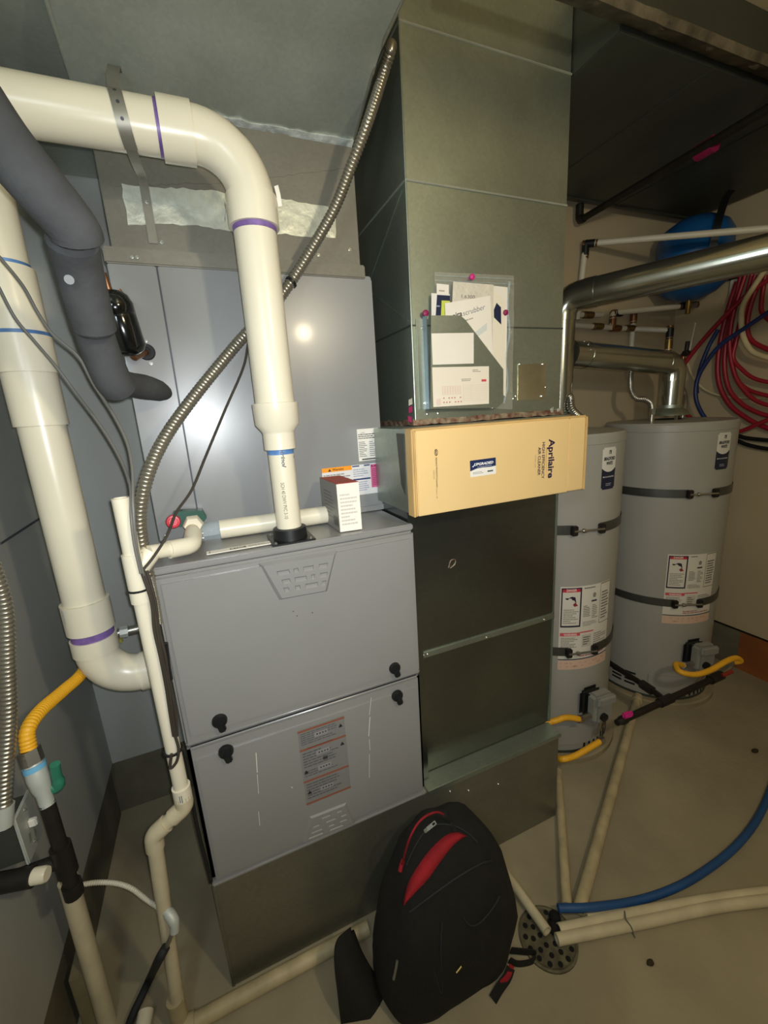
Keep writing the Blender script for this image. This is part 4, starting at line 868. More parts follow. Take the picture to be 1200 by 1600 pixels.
# grey white drain riser with cut top at left
lp = [at(110, 1332, x=-0.300), V((-0.312, 0.066, 0.0))]
lp[0] = V((-0.306, 0.066, at(112, 1372, y=0.066).z))
t = thing('drain_riser', 'off white PVC riser with tapered cut top at lower left', 'pipe', lp[1])
obj('riser_pipe', tb([lp[0], lp[1]], 0.0205, seg=18), M['pvc_old'], t)
obj('tapered_tip', tb([lp[0], lp[0] + V((0.0, 0.0, 0.03)), at(108, 1333, y=0.066) + V((0, 0, 0))], [0.0145, 0.012, 0.004], seg=14), M['pvc_dirty'], t)
c = at(106, 1328, y=0.066); obj('tip_knob', lathe(bm_new(), c, (0, -0.3, 1), [(-0.006, 0.002), (-0.003, 0.0065), (0.003, 0.0065), (0.006, 0.002)], 12), M['pvc_dirty'], t)
wp = [at(102, 1388, y=0.02), at(120, 1384, y=0.02), at(150, 1379, y=0.015), at(180, 1380, y=0.005), at(205, 1388, y=-0.005), at(228, 1405, y=-0.01), at(250, 1420, y=-0.02)]
t = thing('electrical_whip', 'thin pale flexible whip arching to connector on drain pipe', 'conduit', wp[-1])
obj('armour', corr(wp, 0.0052, 0.005, 0.2, 10), M['pex'], t)
cn = [at(250, 1418, y=-0.03), at(262, 1425, y=-0.045), at(272, 1440, y=-0.06), at(273, 1455, y=-0.065)]
obj('connector', tb(curve(cn, 5), [0.011] * 6 + [0.0125] * 5 + [0.011] * 5, seg=12), M['plate'], t)
obj('lead', tb(curve([at(272, 1450, y=-0.064), at(266, 1466, y=-0.066), at(259, 1482, y=-0.066)], 5), 0.0055, seg=8), M['steel'], t)
cb = [at(259, 1480, y=-0.066), at(248, 1500, y=-0.06), at(236, 1525, z=0.05), at(222, 1555, z=0.03), at(205, 1592, z=0.02), at(190, 1640, z=0.02)]
tag(obj('power_cable', tb(curve(cb, 6), 0.0105, seg=10), M['rubber']), 'black power cable lying from whip connector to floor', 'cable')
t = thing('pipe_cap', 'small white pipe stub poking out beside black gas pipe', 'pipe', at(70, 1366, y=-0.10))
b = bm_new(); c = at(70, 1366, x=-0.27); lathe(b, c, (1, -0.25, 0.0), [(-0.10, 0.015), (0, 0.015), (0.005, 0.013)], 16); obj('stub', b, M['pvc'], t); obj('collar', lathe(bm_new(), c, (1, -0.25, 0), [(-0.10, 0.019), (-0.02, 0.019)], 16), M['iron'], t)
t = thing('floor_stub', 'short white PVC stub end on floor at bottom left', 'pipe', at(226, 1590, z=0.02))
obj('stub', tb([at(228, 1580, z=0.03), at(216, 1640, z=0.02)], 0.019, seg=16), M['pvc'], t)
t = thing('floor_box', 'worn grey cardboard box against the left wall behind the riser', 'box', (-0.345, 0.10, 0))
obj('carton_body', bx(-0.361, -0.325, 0.060, 0.135, 0.0, 0.20, 0.003), M['box'], t)
obj('flap_seam', bx(-0.3245, -0.3240, 0.094, 0.097, 0.0, 0.20), M['seam'], t, 0); obj('flap_seam', bx(-0.3245, -0.3238, 0.060, 0.135, 0.12, 0.123), M['seam'], t, 0)

# ------------------------------------------------------------------ water heaters
HR, HZ = 0.274, 1.41
def heater(cx, cy, side, label, lab_px, brand_px, valve_px, ncx):
    h = thing('water_heater', label, 'water heater', (cx, cy, 0.03))
    b = bm_new(); lathe(b, (cx, cy, 0.03), (0, 0, 1), [(0, HR - 0.006), (0.004, HR), (HZ - 0.075, HR), (HZ - 0.073, HR + 0.002), (HZ - 0.045, HR + 0.002), (HZ - 0.035, HR - 0.004), (HZ - 0.030, HR * 0.5), (HZ - 0.030, 0.0)], 64)
    obj('tank', b, M['tank'], h, 30)
    obj('base_ring', lathe(bm_new(), (cx, cy, 0.03), (0, 0, 1), [(0, HR + 0.002), (0.012, HR + 0.002), (0.013, HR - 0.004)], 64), M['galv_dark'], h)
    # brand plate
    (bx0, by0), (bx1, by1) = brand_px
    a0, z0 = at_cyl(bx0, by1, cx, cy, HR); a1, z1 = at_cyl(bx1, by0, cx, cy, HR); bw, bh = (a1 - a0) * HR, 0.158
    z0 = at_cyl((bx0 + bx1) / 2, by1, cx, cy, HR)[1]; bh = at_cyl((bx0 + bx1) / 2, by0, cx, cy, HR)[1] - z0
    rc = 0.006; N = '1b2238'
    I = [('r', 0, rc, bw, bh - rc, 'd8d6cd'), ('r', rc, 0, bw - rc, bh, 'd8d6cd'), ('r', 0, rc, bw, bh * 0.42, N), ('r', rc, 0, bw - rc, rc, N)]
    n = 10
    for k in range(n):
        q0, q1 = k / n, (k + 1) / n; g = lambda q: bh * 0.42 + bh * 0.10 * (2 * abs(q - 0.5)) ** 2.2
        I.append(('p', [(bw * q0, bh * 0.415), (bw * q1, bh * 0.415), (bw * q1, g(q1)), (bw * q0, g(q0))], N))
    I += [('r', bw * 0.44, bh * 0.84, bw * 0.60, bh * 0.93, '3a4256'), ('r', bw * 0.48, bh * 0.84, bw * 0.52, bh * 0.90, 'd8d6cd'), ('t', bw * 0.10, bh * 0.70, bh * 0.075, 'BRADFORD', '20242e', bw * 0.80, 0.04, 0.15), ('t', bw * 0.27, bh * 0.59, bh * 0.075, 'WHITE', '20242e', bw * 0.46, 0.04, 0.15),
          ('t', bw * 0.08, bh * 0.29, bh * 0.035, 'Built to be the Best', 'e8e8ea', bw * 0.8, 0.01, 0.1), ('l', bw * 0.3, bh * 0.08, bw * 0.75, bh * 0.16, 2, '9aa0b4')]
    decal('brand_plate', h, on_cyl(cx, cy, HR, a0, z0), I, step=0.005)['label'] = 'black and white rounded brand plate'
    # instruction label
    (lx0, ly0), (lx1, ly1) = lab_px
    a0, z1 = at_cyl(lx0, ly0, cx, cy, HR); _, z0 = at_cyl(lx0, ly1, cx, cy, HR); lw, lh = 0.235, z1 - z0
    I = [('r', 0, 0, lw, lh, 'd9d4c8'), ('r', 0.004, lh * 0.52, lw * 0.36, lh - 0.006, '201c3a'), ('r', 0.009, lh * 0.54, lw * 0.335, lh - 0.011, 'd9d4c8'), ('r', 0.009, lh * 0.935, lw * 0.335, lh - 0.011, 'c23240'),
         ('t', lw * 0.10, lh * 0.945, lh * 0.028, 'DANGER', 'f0e0d8', lw * 0.17, 0.02, 0), ('l', 0.014, lh * 0.56, lw * 0.32, lh * 0.74, 8, '8c857c'), ('p', [(lw * 0.08, lh * 0.865), (lw * 0.20, lh * 0.885), (lw * 0.25, lh * 0.875), (lw * 0.27, lh * 0.80), (lw * 0.23, lh * 0.84), (lw * 0.10, lh * 0.85)], '2c2438'), ('p', [(lw * 0.21, lh * 0.79), (lw * 0.25, lh * 0.815), (lw * 0.30, lh * 0.775), (lw * 0.24, lh * 0.765)], '8e2c3a'),
         ('l', lw * 0.40, lh * 0.955, lw * 0.7, lh * 0.985, 1, '6a655e'), ('r', lw * 0.55, lh * 0.80, lw * 0.66, lh * 0.82, '33384a'), ('p', [(lw * 0.58, lh * 0.85), (lw * 0.63, lh * 0.85), (lw * 0.64, lh * 0.89), (lw * 0.605, lh * 0.91), (lw * 0.57, lh * 0.89)], '8a8680'),
         ('l', lw * 0.40, lh * 0.63, lw * 0.54, lh * 0.77, 7, '6b665f'), ('l', lw * 0.57, lh * 0.60, lw * 0.70, lh * 0.77, 8, '7c766e'), ('l', lw * 0.40, lh * 0.52, lw * 0.70, lh * 0.58, 4, '8c857c'), ('r', lw * 0.735, lh * 0.52, lw * 0.742, lh - 0.004, '6a5a22'), ('r', lw * 0.742, lh * 0.985, lw, lh - 0.002, '6a5a22'), ('r', lw * 0.735, lh * 0.52, lw, lh * 0.527, '6a5a22'), ('l', lw * 0.77, lh * 0.56, lw * 0.97, lh * 0.9, 10, '6b665f'),
         ('r', 0.004, lh * 0.415, lw * 0.36, lh * 0.455, 'd05560'), ('t', lw * 0.08, lh * 0.42, lh * 0.026, 'WARNING', 'f3e6de', lw * 0.22, 0.02, 0), ('r', lw * 0.36, lh * 0.445, lw * 0.62, lh * 0.46, 'd05560'), ('l', 0.008, lh * 0.27, lw * 0.33, lh * 0.40, 7, '8c857c'), ('r', lw * 0.40, lh * 0.27, lw * 0.58, lh * 0.42, 'c6c0b4'), ('l', lw * 0.42, lh * 0.29, lw * 0.56, lh * 0.40, 4, '4e4a46'), ('l', lw * 0.63, lh * 0.27, lw * 0.95, lh * 0.42, 6, '8c857c'),
         ('r', 0.0, lh * 0.12, lw, lh * 0.132, '2a2636'), ('r', 0.0, 0.0, lw, lh * 0.115, 'd8b8a4'), ('l', 0.01, lh * 0.02, lw * 0.9, lh * 0.1, 2, 'b58a74'), ('l', lw * 0.36, lh * 0.15, lw * 0.95, lh * 0.2, 2, 'b04a4a')]
    decal('instruction_label', h, on_cyl(cx, cy, HR, a0, z0), I, step=0.005)['label'] = 'large paper warning and instruction label wrapped round the tank'
    # gas control
    av, zv = at_cyl(*valve_px, cx, cy, HR)
    O = V((cx + HR * math.cos(av), cy + HR * math.sin(av), zv)); F = frame(O, (-math.sin(av), math.cos(av), 0), (0, 0, 1))
    obj('control_bracket', fbox(bm_new(), F, -0.062, 0.04, -0.06, 0.075, -0.012, 0.03, 0.02, 3), M['black'], h)
    g = obj('gas_control', fbox(bm_new(), F, -0.045, 0.055, -0.062, 0.070, 0.022, 0.078, 0.014, 3), M['valve'], h)
    obj('cover_ridge', fbox(bm_new(), F, -0.042, 0.052, 0.028, 0.072, 0.070, 0.092, 0.009, 3), M['valve'], g)
    c = fp(F, -0.008, -0.022, 0.08); obj('dial', lathe(bm_new(), c, F[3], [(0, 0.017), (0.012, 0.017), (0.014, 0.013)], 18), M['black'], g)
    obj('gas_inlet', tb([fp(F, -0.045, -0.026, 0.05), fp(F, -0.10, -0.026, 0.05)], 0.012, seg=8), M['steel'], g)
    obj('manifold', tb(curve([fp(F, 0.01, -0.05, 0.05), fp(F, 0.012, -0.10, 0.05), fp(F, 0.01, -0.16, 0.03)], 5), 0.006, seg=8), M['steel'], g)
    b = bm_new(); tube(b, curve([fp(F, 0.03, -0.05, 0.055), fp(F, 0.035, -0.09, 0.05), fp(F, 0.02, -0.15, 0.03)], 5), 0.004, seg=8); obj('pilot_tube', b, M['copper'], g)
    # burner door and vent slots around the skirt
    pl = on_cyl(cx, cy, HR, av, 0.0)
    b = bm_new(); n = 8; top = []; 
    def arcplate(b, s0, s1, t0, t1, h0, h1, n=8):
        ro = [[b.verts.new(pl(s0 + (s1 - s0) * i / n, tt, hh)) for i in range(n + 1)] for tt, hh in ((t0, h0), (t0, h1), (t1, h1), (t1, h0))]
        for k in range(4):
            for i in range(n): b.faces.new((ro[k][i], ro[k][i + 1], ro[(k + 1) % 4][i + 1], ro[(k + 1) % 4][i]))
        b.faces.new([ro[k][0] for k in range(4)]); b.faces.new([ro[k][n] for k in range(3, -1, -1)])
        return b
    obj('burner_door', arcplate(b, -0.19, 0.07, 0.075, 0.165, -0.002, 0.008), M['tank'], h)
    for s0, s1, rowz in ((-0.36, -0.23, (0.075, 0.095, 0.115, 0.135)),):
        for zz in rowz:
            for k in range(2): obj('vent_slot', arcplate(bm_new(), s0 + 0.065 * k, s0 + 0.065 * k + 0.05, zz, zz + 0.010, 0, 0.0012, 3), M['hole'], h)
    for k in range(6): obj('vent_slot', arcplate(bm_new(), 0.0 + 0.028 * k - 0.02, 0.010 + 0.028 * k - 0.02, 0.045, 0.075, 0, 0.0012, 2), M['hole'], h)
    for k in range(4): obj('vent_slot', arcplate(bm_new(), 0.16 + 0.024 * k, 0.17 + 0.024 * k, 0.07, 0.13, 0, 0.0012, 2), M['hole'], h)
    # draft hood and water nipples on top
    obj('draft_hood', lathe(bm_new(), (cx, cy, HZ + 0.02), (0, 0, 1), [(0, 0.088), (0.012, 0.082), (0.035, 0.054), (0.05, 0.054)], 28), M['galv'], h)
    for k in range(3):
        q = math.radians(100 + 120 * k) + av; obj('hood_leg', bx(cx + 0.075 * math.cos(q) - 0.005, cx + 0.075 * math.cos(q) + 0.005, cy + 0.075 * math.sin(q) - 0.005, cy + 0.075 * math.sin(q) + 0.005, HZ - 0.002, HZ + 0.025), M['steel'], h)
    obj('flue_opening', lathe(bm_new(), (cx, cy, HZ), (0, 0, 1), [(0, 0.06), (0.003, 0.058)], 24), M['hole'], h)
    o = obj('top_screw_plate', lathe(bm_new(), (cx - 0.05, cy - 0.2, HZ - 0.0), (0, 0, 1), [(0, 0.012), (0.003, 0.011)], 6), M['steel'], h)
    return h, F, av
LCX, LCY, RCX, RCY = 1.516, 0.435, 2.26, 0.441
hL, FL, aL = heater(LCX, LCY, -1, 'grey water heater nearest the ducts, partly hidden by the air cleaner', ((876, 917), (958, 1046)), ((938.5, 699), (963, 764)), (921, 1093), 0)
hR, FR, aR = heater(RCX, RCY, 1, 'grey water heater in the far corner under the horizontal flue', ((1044, 866), (1035, 974)), ((1116, 676), (1143, 733)), (1082, 1018), 0)
for cx, cy, nm in ((LCX, LCY, 'left'), (RCX, RCY, 'right')):
    b = bm_new(); lathe(b, (cx, cy, 0.0), (0, 0, 1), [(0, HR + 0.035), (0.024, HR + 0.035), (0.0295, HR + 0.028), (0.0295, 0.01)], 48)
    tag(obj('heater_pad', b, M['pad'], smooth=30), 'low round concrete pad under the %s water heater' % ('nearer' if nm == 'left' else 'far corner'), 'pad')
def hstrap(cx, cy, px, py, gap_px, lab):
    r = HR + 0.003; ag, zg = at_cyl(*gap_px, cx, cy, r)
    t = thing('heater_strap', lab, 'strap', (cx, cy, zg - 0.02), 'seismic straps round the water heaters')
    hw = 0.019; half = 0.055 / r
    for sgn in (-1, 1):
        P = [V((cx + r * math.cos(ag + sgn * q), cy + r * math.sin(ag + sgn * q), zg)) for q in [half + (math.pi * 0.93 - half) * k / 36 for k in range(37)]]
        obj('strap_band', ribbon(bm_new(), P, (0, 0, 1), 2 * hw, 0.002), M['dark_strap'], t)
        c = V((cx + (r + 0.008) * math.cos(ag + sgn * half), cy + (r + 0.008) * math.sin(ag + sgn * half), zg)); u = V((-math.sin(ag), math.cos(ag), 0))
        F = frame(c, u, (0, 0, 1)); obj('bolt_lug', fbox(bm_new(), F, -0.012, 0.012, -0.019, 0.019, -0.007, 0.012, 0.003), M['iron'], t)
    c = V((cx + (r + 0.014) * math.cos(ag), cy + (r + 0.014) * math.sin(ag), zg)); u = V((-math.sin(ag), math.cos(ag), 0))
    obj('turn_bolt', tb([c - u * 0.062, c + u * 0.062], 0.0042, seg=8), M['steel'], t); obj('bolt_nut', tb([c - u * 0.026, c - u * 0.016], 0.009, seg=6), M['steel'], t)
    return t
hstrap(LCX, LCY, 0, 0, (918, 827), 'upper metal strap round the nearer water heater')
hstrap(LCX, LCY, 0, 0, (908, 1017), 'lower metal strap round the nearer water heater crossing its label')
hstrap(RCX, RCY, 0, 0, (1097, 771), 'upper metal strap round the far corner water heater')
hstrap(RCX, RCY, 0, 0, (1073, 943), 'lower metal strap round the far corner water heater crossing its label')

# ------------------------------------------------------------------ flues
v_ = thing('flue_pipe', 'shiny metal flue rising from nearer heater and sloping toward camera right', 'flue', (1.545, LCY, HZ + 0.06))
fx = 1.545
P0 = V((fx, LCY, HZ + 0.065)); P1 = V((fx, LCY, 1.925)); Q = V((1.83, -0.106, 1.938)); dirn = (Q - P1).normalized(); P2 = P1 + dirn * 1.5
RV = 0.0535
obj('vertical_section', tb([P0, P1 - V((0, 0, 0.075))], RV - 0.002, seg=28), M['vent'], v_)
obj('elbow', tb(fillet([P1 - V((0, 0, 0.085)), P1, P1 + dirn * 0.10], 0.065, 5), RV + 0.001, seg=28), M['vent'], v_, 15)
obj('sloping_section', tb([P1 + dirn * 0.085, P2], RV, seg=32), M['vent'], v_)
for q in (0.10,): obj('joint_band', tb([P1 + dirn * 0.085, P1 + dirn * 0.125], RV + 0.0022, seg=32), M['vent'], v_)
obj('joint_band', tb([P1 - V((0, 0, 0.18)), P1 - V((0, 0, 0.174))], RV, seg=32), M['vent'], v_)
side = dirn.cross(V((0, 0, 1))).normalized(); upv = side.cross(dirn)
for k in range(4):
    n = (side * math.cos(2.4 + k * 0.5) + upv * math.sin(2.4 + k * 0.5)); screw(v_, P1 + dirn * 0.105 + n * (RV + 0.002), n, 0.005)
obj('long_seam', tb([P1 + dirn * 0.13 + upv * RV - side * 0.01, P2 + upv * RV - side * 0.01], 0.0016, seg=6), M['vent'], v_)
w_ = thing('flue_pipe', 'shiny metal flue from corner heater running level to the left', 'flue', (RCX, RCY, HZ + 0.06))
ZE = 1.672; D1 = V((-1, 0.01, 0.075)).normalized(); E1 = V((RCX, RCY, ZE))
obj('vertical_section', tb([V((RCX, RCY, HZ + 0.065)), V((RCX, RCY, ZE - 0.075))], 0.0535, seg=28), M['vent'], w_)
obj('joint_band', tb([V((RCX, RCY, ZE - 0.16)), V((RCX, RCY, ZE - 0.155))], 0.055, seg=28), M['vent'], w_)
obj('elbow', tb(fillet([V((RCX, RCY, ZE - 0.08)), E1, E1 + D1 * 0.08], 0.055, 3), 0.0545, seg=28), M['vent'], w_, 12)
LEND = 0.655
obj('level_section', tb([E1 + D1 * 0.07, E1 + D1 * LEND], 0.0535, seg=28), M['vent'], w_)
obj('joint_band', tb([E1 + D1 * (LEND - 0.09), E1 + D1 * (LEND - 0.084)], 0.0552, seg=28), M['vent'], w_)
for k in range(3):
    an = math.radians(190 + 40 * k); n = V((0, math.cos(an), math.sin(an) + 0.4)).normalized(); n = V((0, -math.cos(k * 0.6), math.sin(k * 0.6 + 0.2))).normalized(); screw(w_, E1 + D1 * (LEND - 0.06) + n * 0.054, n, 0.005)

# ------------------------------------------------------------------ water lines
def flexline(lab, pts, r=0.0128):
    t = thing('water_connector', lab, 'hose', pts[-1]); obj('hose', corr(pts, r, 0.008, 0.2, 12), M['steel'], t)
    obj('hex_nut', tb([V(pts[-1]) + V((0, 0, 0.022)), V(pts[-1]) + V((0, 0, -0.004))], 0.015, seg=6), M['screw'], t)
    obj('nipple', tb([V(pts[-1]) + V((0, 0, 0.0)), V((pts[-1][0], pts[-1][1], HZ - 0.002))], 0.011, seg=12), M['steel'], t); return t
n1 = V((at(1018, 655, y=0.42).x, 0.42, HZ + 0.035))
flexline('braided steel water connector bending down to corner heater left inlet', [at(987, 560, y=0.60), at(985, 590, y=0.58), at(986, 610, y=0.55), at(994, 622, y=0.52), at(1008, 624, y=0.48), at(1017, 630, y=0.45), at(1019, 643, y=0.425), n1])
n2 = V((at(1066, 655, y=0.50).x, 0.50, HZ + 0.03))
flexline('braided steel water connector hooking behind corner heater flue', [at(1058, 560, y=0.66), at(1064, 600, y=0.62), at(1069, 616, y=0.58), at(1070, 630, y=0.53), n2])
n3 = V((1.615, 0.36, HZ + 0.03))
flexline('steel water connector hooking over nearer heater beside the duct edge', [V((1.645, 0.57, 1.78)), V((1.635, 0.53, 1.62)), at(884, 617, y=0.42), at(891, 622, y=0.38), at(894, 640, y=0.365), n3], 0.0145)
def pex(name, lab, pts, R=0.02, r=0.0115, fittings=(), group='white water tubes on the back wall'):
    pts = [V(p) for p in pts]; t = thing(name, lab, 'pipe', min(pts, key=lambda p: p.z), group)
    obj('tube', tb(fillet(pts, R, 4) if len(pts) > 2 else pts, r, seg=14), M['pex'], t)
    for p, dd, m_ in fittings:
        p = V(p); dd = V(dd).normalized(); obj('fitting', tb([p - dd * 0.022, p + dd * 0.022], r * 1.3, seg=12), M[m_], t)
        for s in (-1, 1): obj('crimp_ring', tb([p + dd * (s * 0.030 - 0.004), p + dd * (s * 0.030 + 0.004)], r * 1.2, seg=12), M['copper'], t)
    return t
YW = 0.735
p0, p1, p2 = at(905, 470, y=YW), at(915, 381, y=YW), at(1200, 357, z=at(915, 381, y=YW).z)
p2 = at(1200, 357, dep=1.70)
pex('water_tube', 'upper white water tube turning down behind flue elbow', [at(902, 500, y=YW), p1, p1 + (p2 - p1) * 1.35], 0.012, 0.0135, [(p1 + (p2 - p1).normalized() * 0.02, p2 - p1, 'black'), (p1 + V((0, 0, -0.03)), (0, 0, 1), 'black')])
z2 = at(970, 487, y=YW).z; m1 = at(958, 489, y=YW); m2 = V((2.66, 0.62, z2 + 0.02))
pex('water_tube', 'middle white water tube running from black elbow to red coils', [at(955, 516, y=YW), m1, m2], 0.012, 0.0135, [(m1 + V((0.03, 0, 0)), (1, 0, 0), 'black'), (m1 + V((0, 0, -0.05)), (0, 0, 1), 'copper'), (m1.lerp(m2, 0.86), m2 - m1, 'black'), (m1.lerp(m2, 0.95), m2 - m1, 'steel')])
q0, q1, q2 = at(893, 508, y=YW), at(990, 514, y=YW), at(1047, 516, y=0.60)
pex('water_tube', 'lower white water tube with brass tees above level flue', [q0, q1, q2, V((q2.x, q2.y, q2.z - 0.12))], 0.012, 0.0135, [(at(933, 510, y=YW), (1, 0, 0), 'brass'), (at(961, 513, y=YW), (1, 0, 0), 'copper'), (at(984, 513, y=YW), (1, 0, 0), 'brass'), (V((q2.x, q2.y, q2.z - 0.012)), (0, 0, 1), 'black'), (V((q2.x, q2.y, q2.z - 0.07)), (0, 0, 1), 'brass')])
r0, r1 = at(990, 495, y=YW + 0.008), at(985, 590, y=YW + 0.008)
pex('water_tube', 'short vertical white water tube crossing behind the brass tees', [r0, V((r0.x, r0.y, r1.z))], 0.01, 0.0135, [(r0, (0, 0, 1), 'copper')])
pex('water_tube', 'short white water tube stub beside flue elbow with brass valve', [at(905, 492, y=YW), at(940, 492, y=YW)], 0.01, 0.0135, [(at(918, 492, y=YW), (1, 0, 0), 'brass')])
t = thing('relief_valve', 'small dark relief valve beside corner heater flue elbow', 'valve', at(1072, 555, y=0.60))
c = at(1072, 552, y=0.60); obj('valve_body', lathe(bm_new(), c + V((-0.03, 0, -0.01)), (1, 0, 0.4), [(0, 0.010), (0.02, 0.012), (0.022, 0.017), (0.04, 0.017), (0.045, 0.01), (0.06, 0.009)], 12), M['iron'], t)
obj('lever', tb([c + V((0.01, -0.01, 0.01)), c + V((0.02, -0.02, 0.15))], 0.004, seg=8), M['pex'], t); obj('valve_stem', tb([c + V((0, 0, 0.0)), c + V((0.004, 0.0, 0.06))], 0.010, seg=10), M['iron'], t)
obj('outlet', tb([c + V((-0.02, 0, 0)), V((c.x - 0.02, c.y, HZ + 0.0))], 0.009, seg=10), M['copper'], t)
# expansion tank
TC = at(1083, 402, dep=2.10)
t = thing('expansion_tank', 'blue expansion tank hung under the dark duct behind flue', 'tank', TC - V((0, 0, 0.2)))
obj('tank_shell', lathe(bm_new(), TC - V((0, 0, 0.20)), (0, 0, 1), [(0, 0.012), (0.004, 0.05), (0.03, 0.11), (0.075, 0.156), (0.11, 0.162), (0.195, 0.162), (0.2, 0.166), (0.205, 0.162), (0.29, 0.158), (0.33, 0.135), (0.365, 0.08), (0.38, 0.02)], 40), M['blue'], t)
obj('bottom_fitting', tb([TC - V((0, 0, 0.20)), TC - V((0, 0, 0.262))], 0.011, seg=12), M['brass'], t)
u = V((CAM_C.x - TC.x, CAM_C.y - TC.y, 0)).normalized(); sd = V((0, 0, 1)).cross(u)
obj('hang_strap', ribbon(bm_new(), curve([TC + u * 0.168 + sd * 0.07 - V((0, 0, 0.04)), TC + u * 0.167 + sd * 0.08 + V((0, 0, 0.08)), TC + u * 0.10 + sd * 0.10 + V((0, 0, 0.19)), V((TC.x, TC.y, 2.415)) + u * 0.08 + sd * 0.12], 6), sd, 0.03, 0.003), M['black'], t)
# red and other tubing loops hung on the right wall
XW = XR - 0.03
def hose(name, lab, pxs, x0, m_, r=0.0095, grp='coloured water tubes looped on the right wall'):
    pts = [at(px, py, x=x0) for px, py in pxs]
    return tag(obj(name, tb(curve(pts, 8), r, seg=10), M[m_]), lab, 'tube', grp)
rl = 'red tubing loops on the right wall'
hose('red_tube', 'outermost red loop falling lowest on the right wall', [(1152, 440), (1133, 500), (1122, 560), (1124, 600), (1140, 632), (1165, 652), (1185, 663), (1215, 675)], XW, 'red', 0.012, rl)
hose('red_tube', 'second red loop just inside the outermost one', [(1158, 430), (1142, 500), (1132, 560), (1138, 605), (1158, 630), (1185, 645), (1215, 653)], XW - 0.02, 'red', 0.011, rl)
hose('red_tube', 'third red loop swinging down past cream tube', [(1166, 425), (1146, 490), (1140, 540), (1148, 585), (1165, 612), (1185, 628), (1215, 637)], XW - 0.035, 'red', 0.010, rl)
hose('red_tube', 'fourth red loop ending at right edge under cream tube', [(1176, 425), (1152, 520), (1144, 560), (1152, 592), (1172, 610), (1215, 622)], XW - 0.02, 'red', 0.0095, rl)
hose('red_tube', 'inner red loop passing just below the cream tube', [(1180, 430), (1168, 470), (1150, 535), (1146, 560), (1160, 578), (1180, 592), (1215, 600)], XW - 0.03, 'red', 0.0095, rl)
hose('red_tube', 'red loop tucked tightly behind the cream tube', [(1190, 430), (1172, 480), (1168, 515), (1178, 535), (1215, 552)], XW - 0.005, 'red', 0.011, rl)
hose('red_tube', 'short red loop in the upper right corner of loops', [(1196, 430), (1190, 470), (1192, 490), (1215, 510)], XW - 0.01, 'red', 0.010, rl)
hose('red_tube', 'straight red tube slanting down to the corner heater', [(1215, 428), (1168, 460), (1130, 497), (1098, 532), (1070, 568), (1060, 590)], XW - 0.055, 'red', 0.011, rl)
hose('red_tube', 'red tube slanting up from heater rim to right edge', [(1140, 678), (1165, 671), (1190, 660), (1215, 650)], XW - 0.06, 'red', 0.010, rl)
hose('red_tube', 'short red tube peeking out behind corner heater flue', [(1066, 640), (1076, 650), (1092, 664), (1106, 680)], XW - 0.01, 'red', 0.010, rl)
hose('cream_tube', 'cream tube looping in front of the red tubes', [(1200, 415), (1180, 445), (1160, 480), (1160, 520), (1172, 546), (1190, 556), (1215, 562)], XW - 0.065, 'cream', 0.012)
hose('thin_cream_tube', 'thin cream tube sagging low across the wall', [(1073, 565), (1082, 588), (1095, 604), (1115, 615), (1145, 621), (1195, 622)], XW + 0.012, 'cream', 0.006)
hose('blue_tube', 'blue tube dropping beside corner heater flue from right edge', [(1215, 478), (1168, 510), (1125, 540), (1098, 575), (1088, 600), (1088, 625), (1098, 648), (1112, 664), (1125, 676)], XW - 0.075, 'navy', 0.0105)
hose('blue_tube', 'dark blue tube curving inside the longer blue tube', [(1122, 515), (1108, 540), (1096, 570), (1089, 598), (1089, 615)], XW - 0.05, 'navy', 0.010)
hose('black_cable', 'upper black cable leaving right side of corner heater', [(1148, 679), (1165, 684), (1190, 687), (1215, 689)], XW + 0.01, 'black', 0.010)
hose('black_cable', 'lower black cable leaving right side of corner heater', [(1147, 686), (1165, 694), (1190, 700), (1215, 703)], XW + 0.01, 'black', 0.010)
t = thing('wall_bracket', 'white bracket with black clip above the red tube loops', 'bracket', at(1144, 462, x=XW))
a = at(1143, 462, x=XW); c = at(1146, 436, x=XW); obj('bracket_plate', bx(XR - 0.02, XR - 0.002, a.y - 0.02, a.y + 0.02, a.z, c.z, 0.003), M['pex'], t); obj('clip', bx(XR - 0.035, XR - 0.002, a.y - 0.03, a.y + 0.03, c.z, c.z + 0.03, 0.004), M['black'], t)
zr = at(1170, 425, x=XW).z
obj('rail', tb([V((XW, a.y + 0.02, c.z + 0.03)), V((XW, -0.3, c.z + 0.05))], 0.010, seg=10), M['pex'], t)
# ceiling gas line with pink tape
t = thing('ceiling_gas_pipe', 'black iron pipe hung under the dark duct with pink tape', 'pipe', at(905, 345, z=2.35))
A, B = at(905, 345, z=2.35), at(1200, 170, z=2.35); dd = (B - A).normalized(); B = B + dd * 0.9
obj('pipe_run', tb([A, B], 0.0145, seg=14), M['iron'], t); obj('elbow_end', tb(fillet([A + dd * 0.03, A, A + V((0, 0, 0.068))], 0.02, 5), 0.018, seg=14), M['iron'], t)
c = at(1103, 232, z=2.35); obj('tape_flag', tb([c - dd * 0.03, c + dd * 0.03], 0.026, seg=10), M['magenta'], t)['label'] = 'bright pink tape wrapped round the pipe'
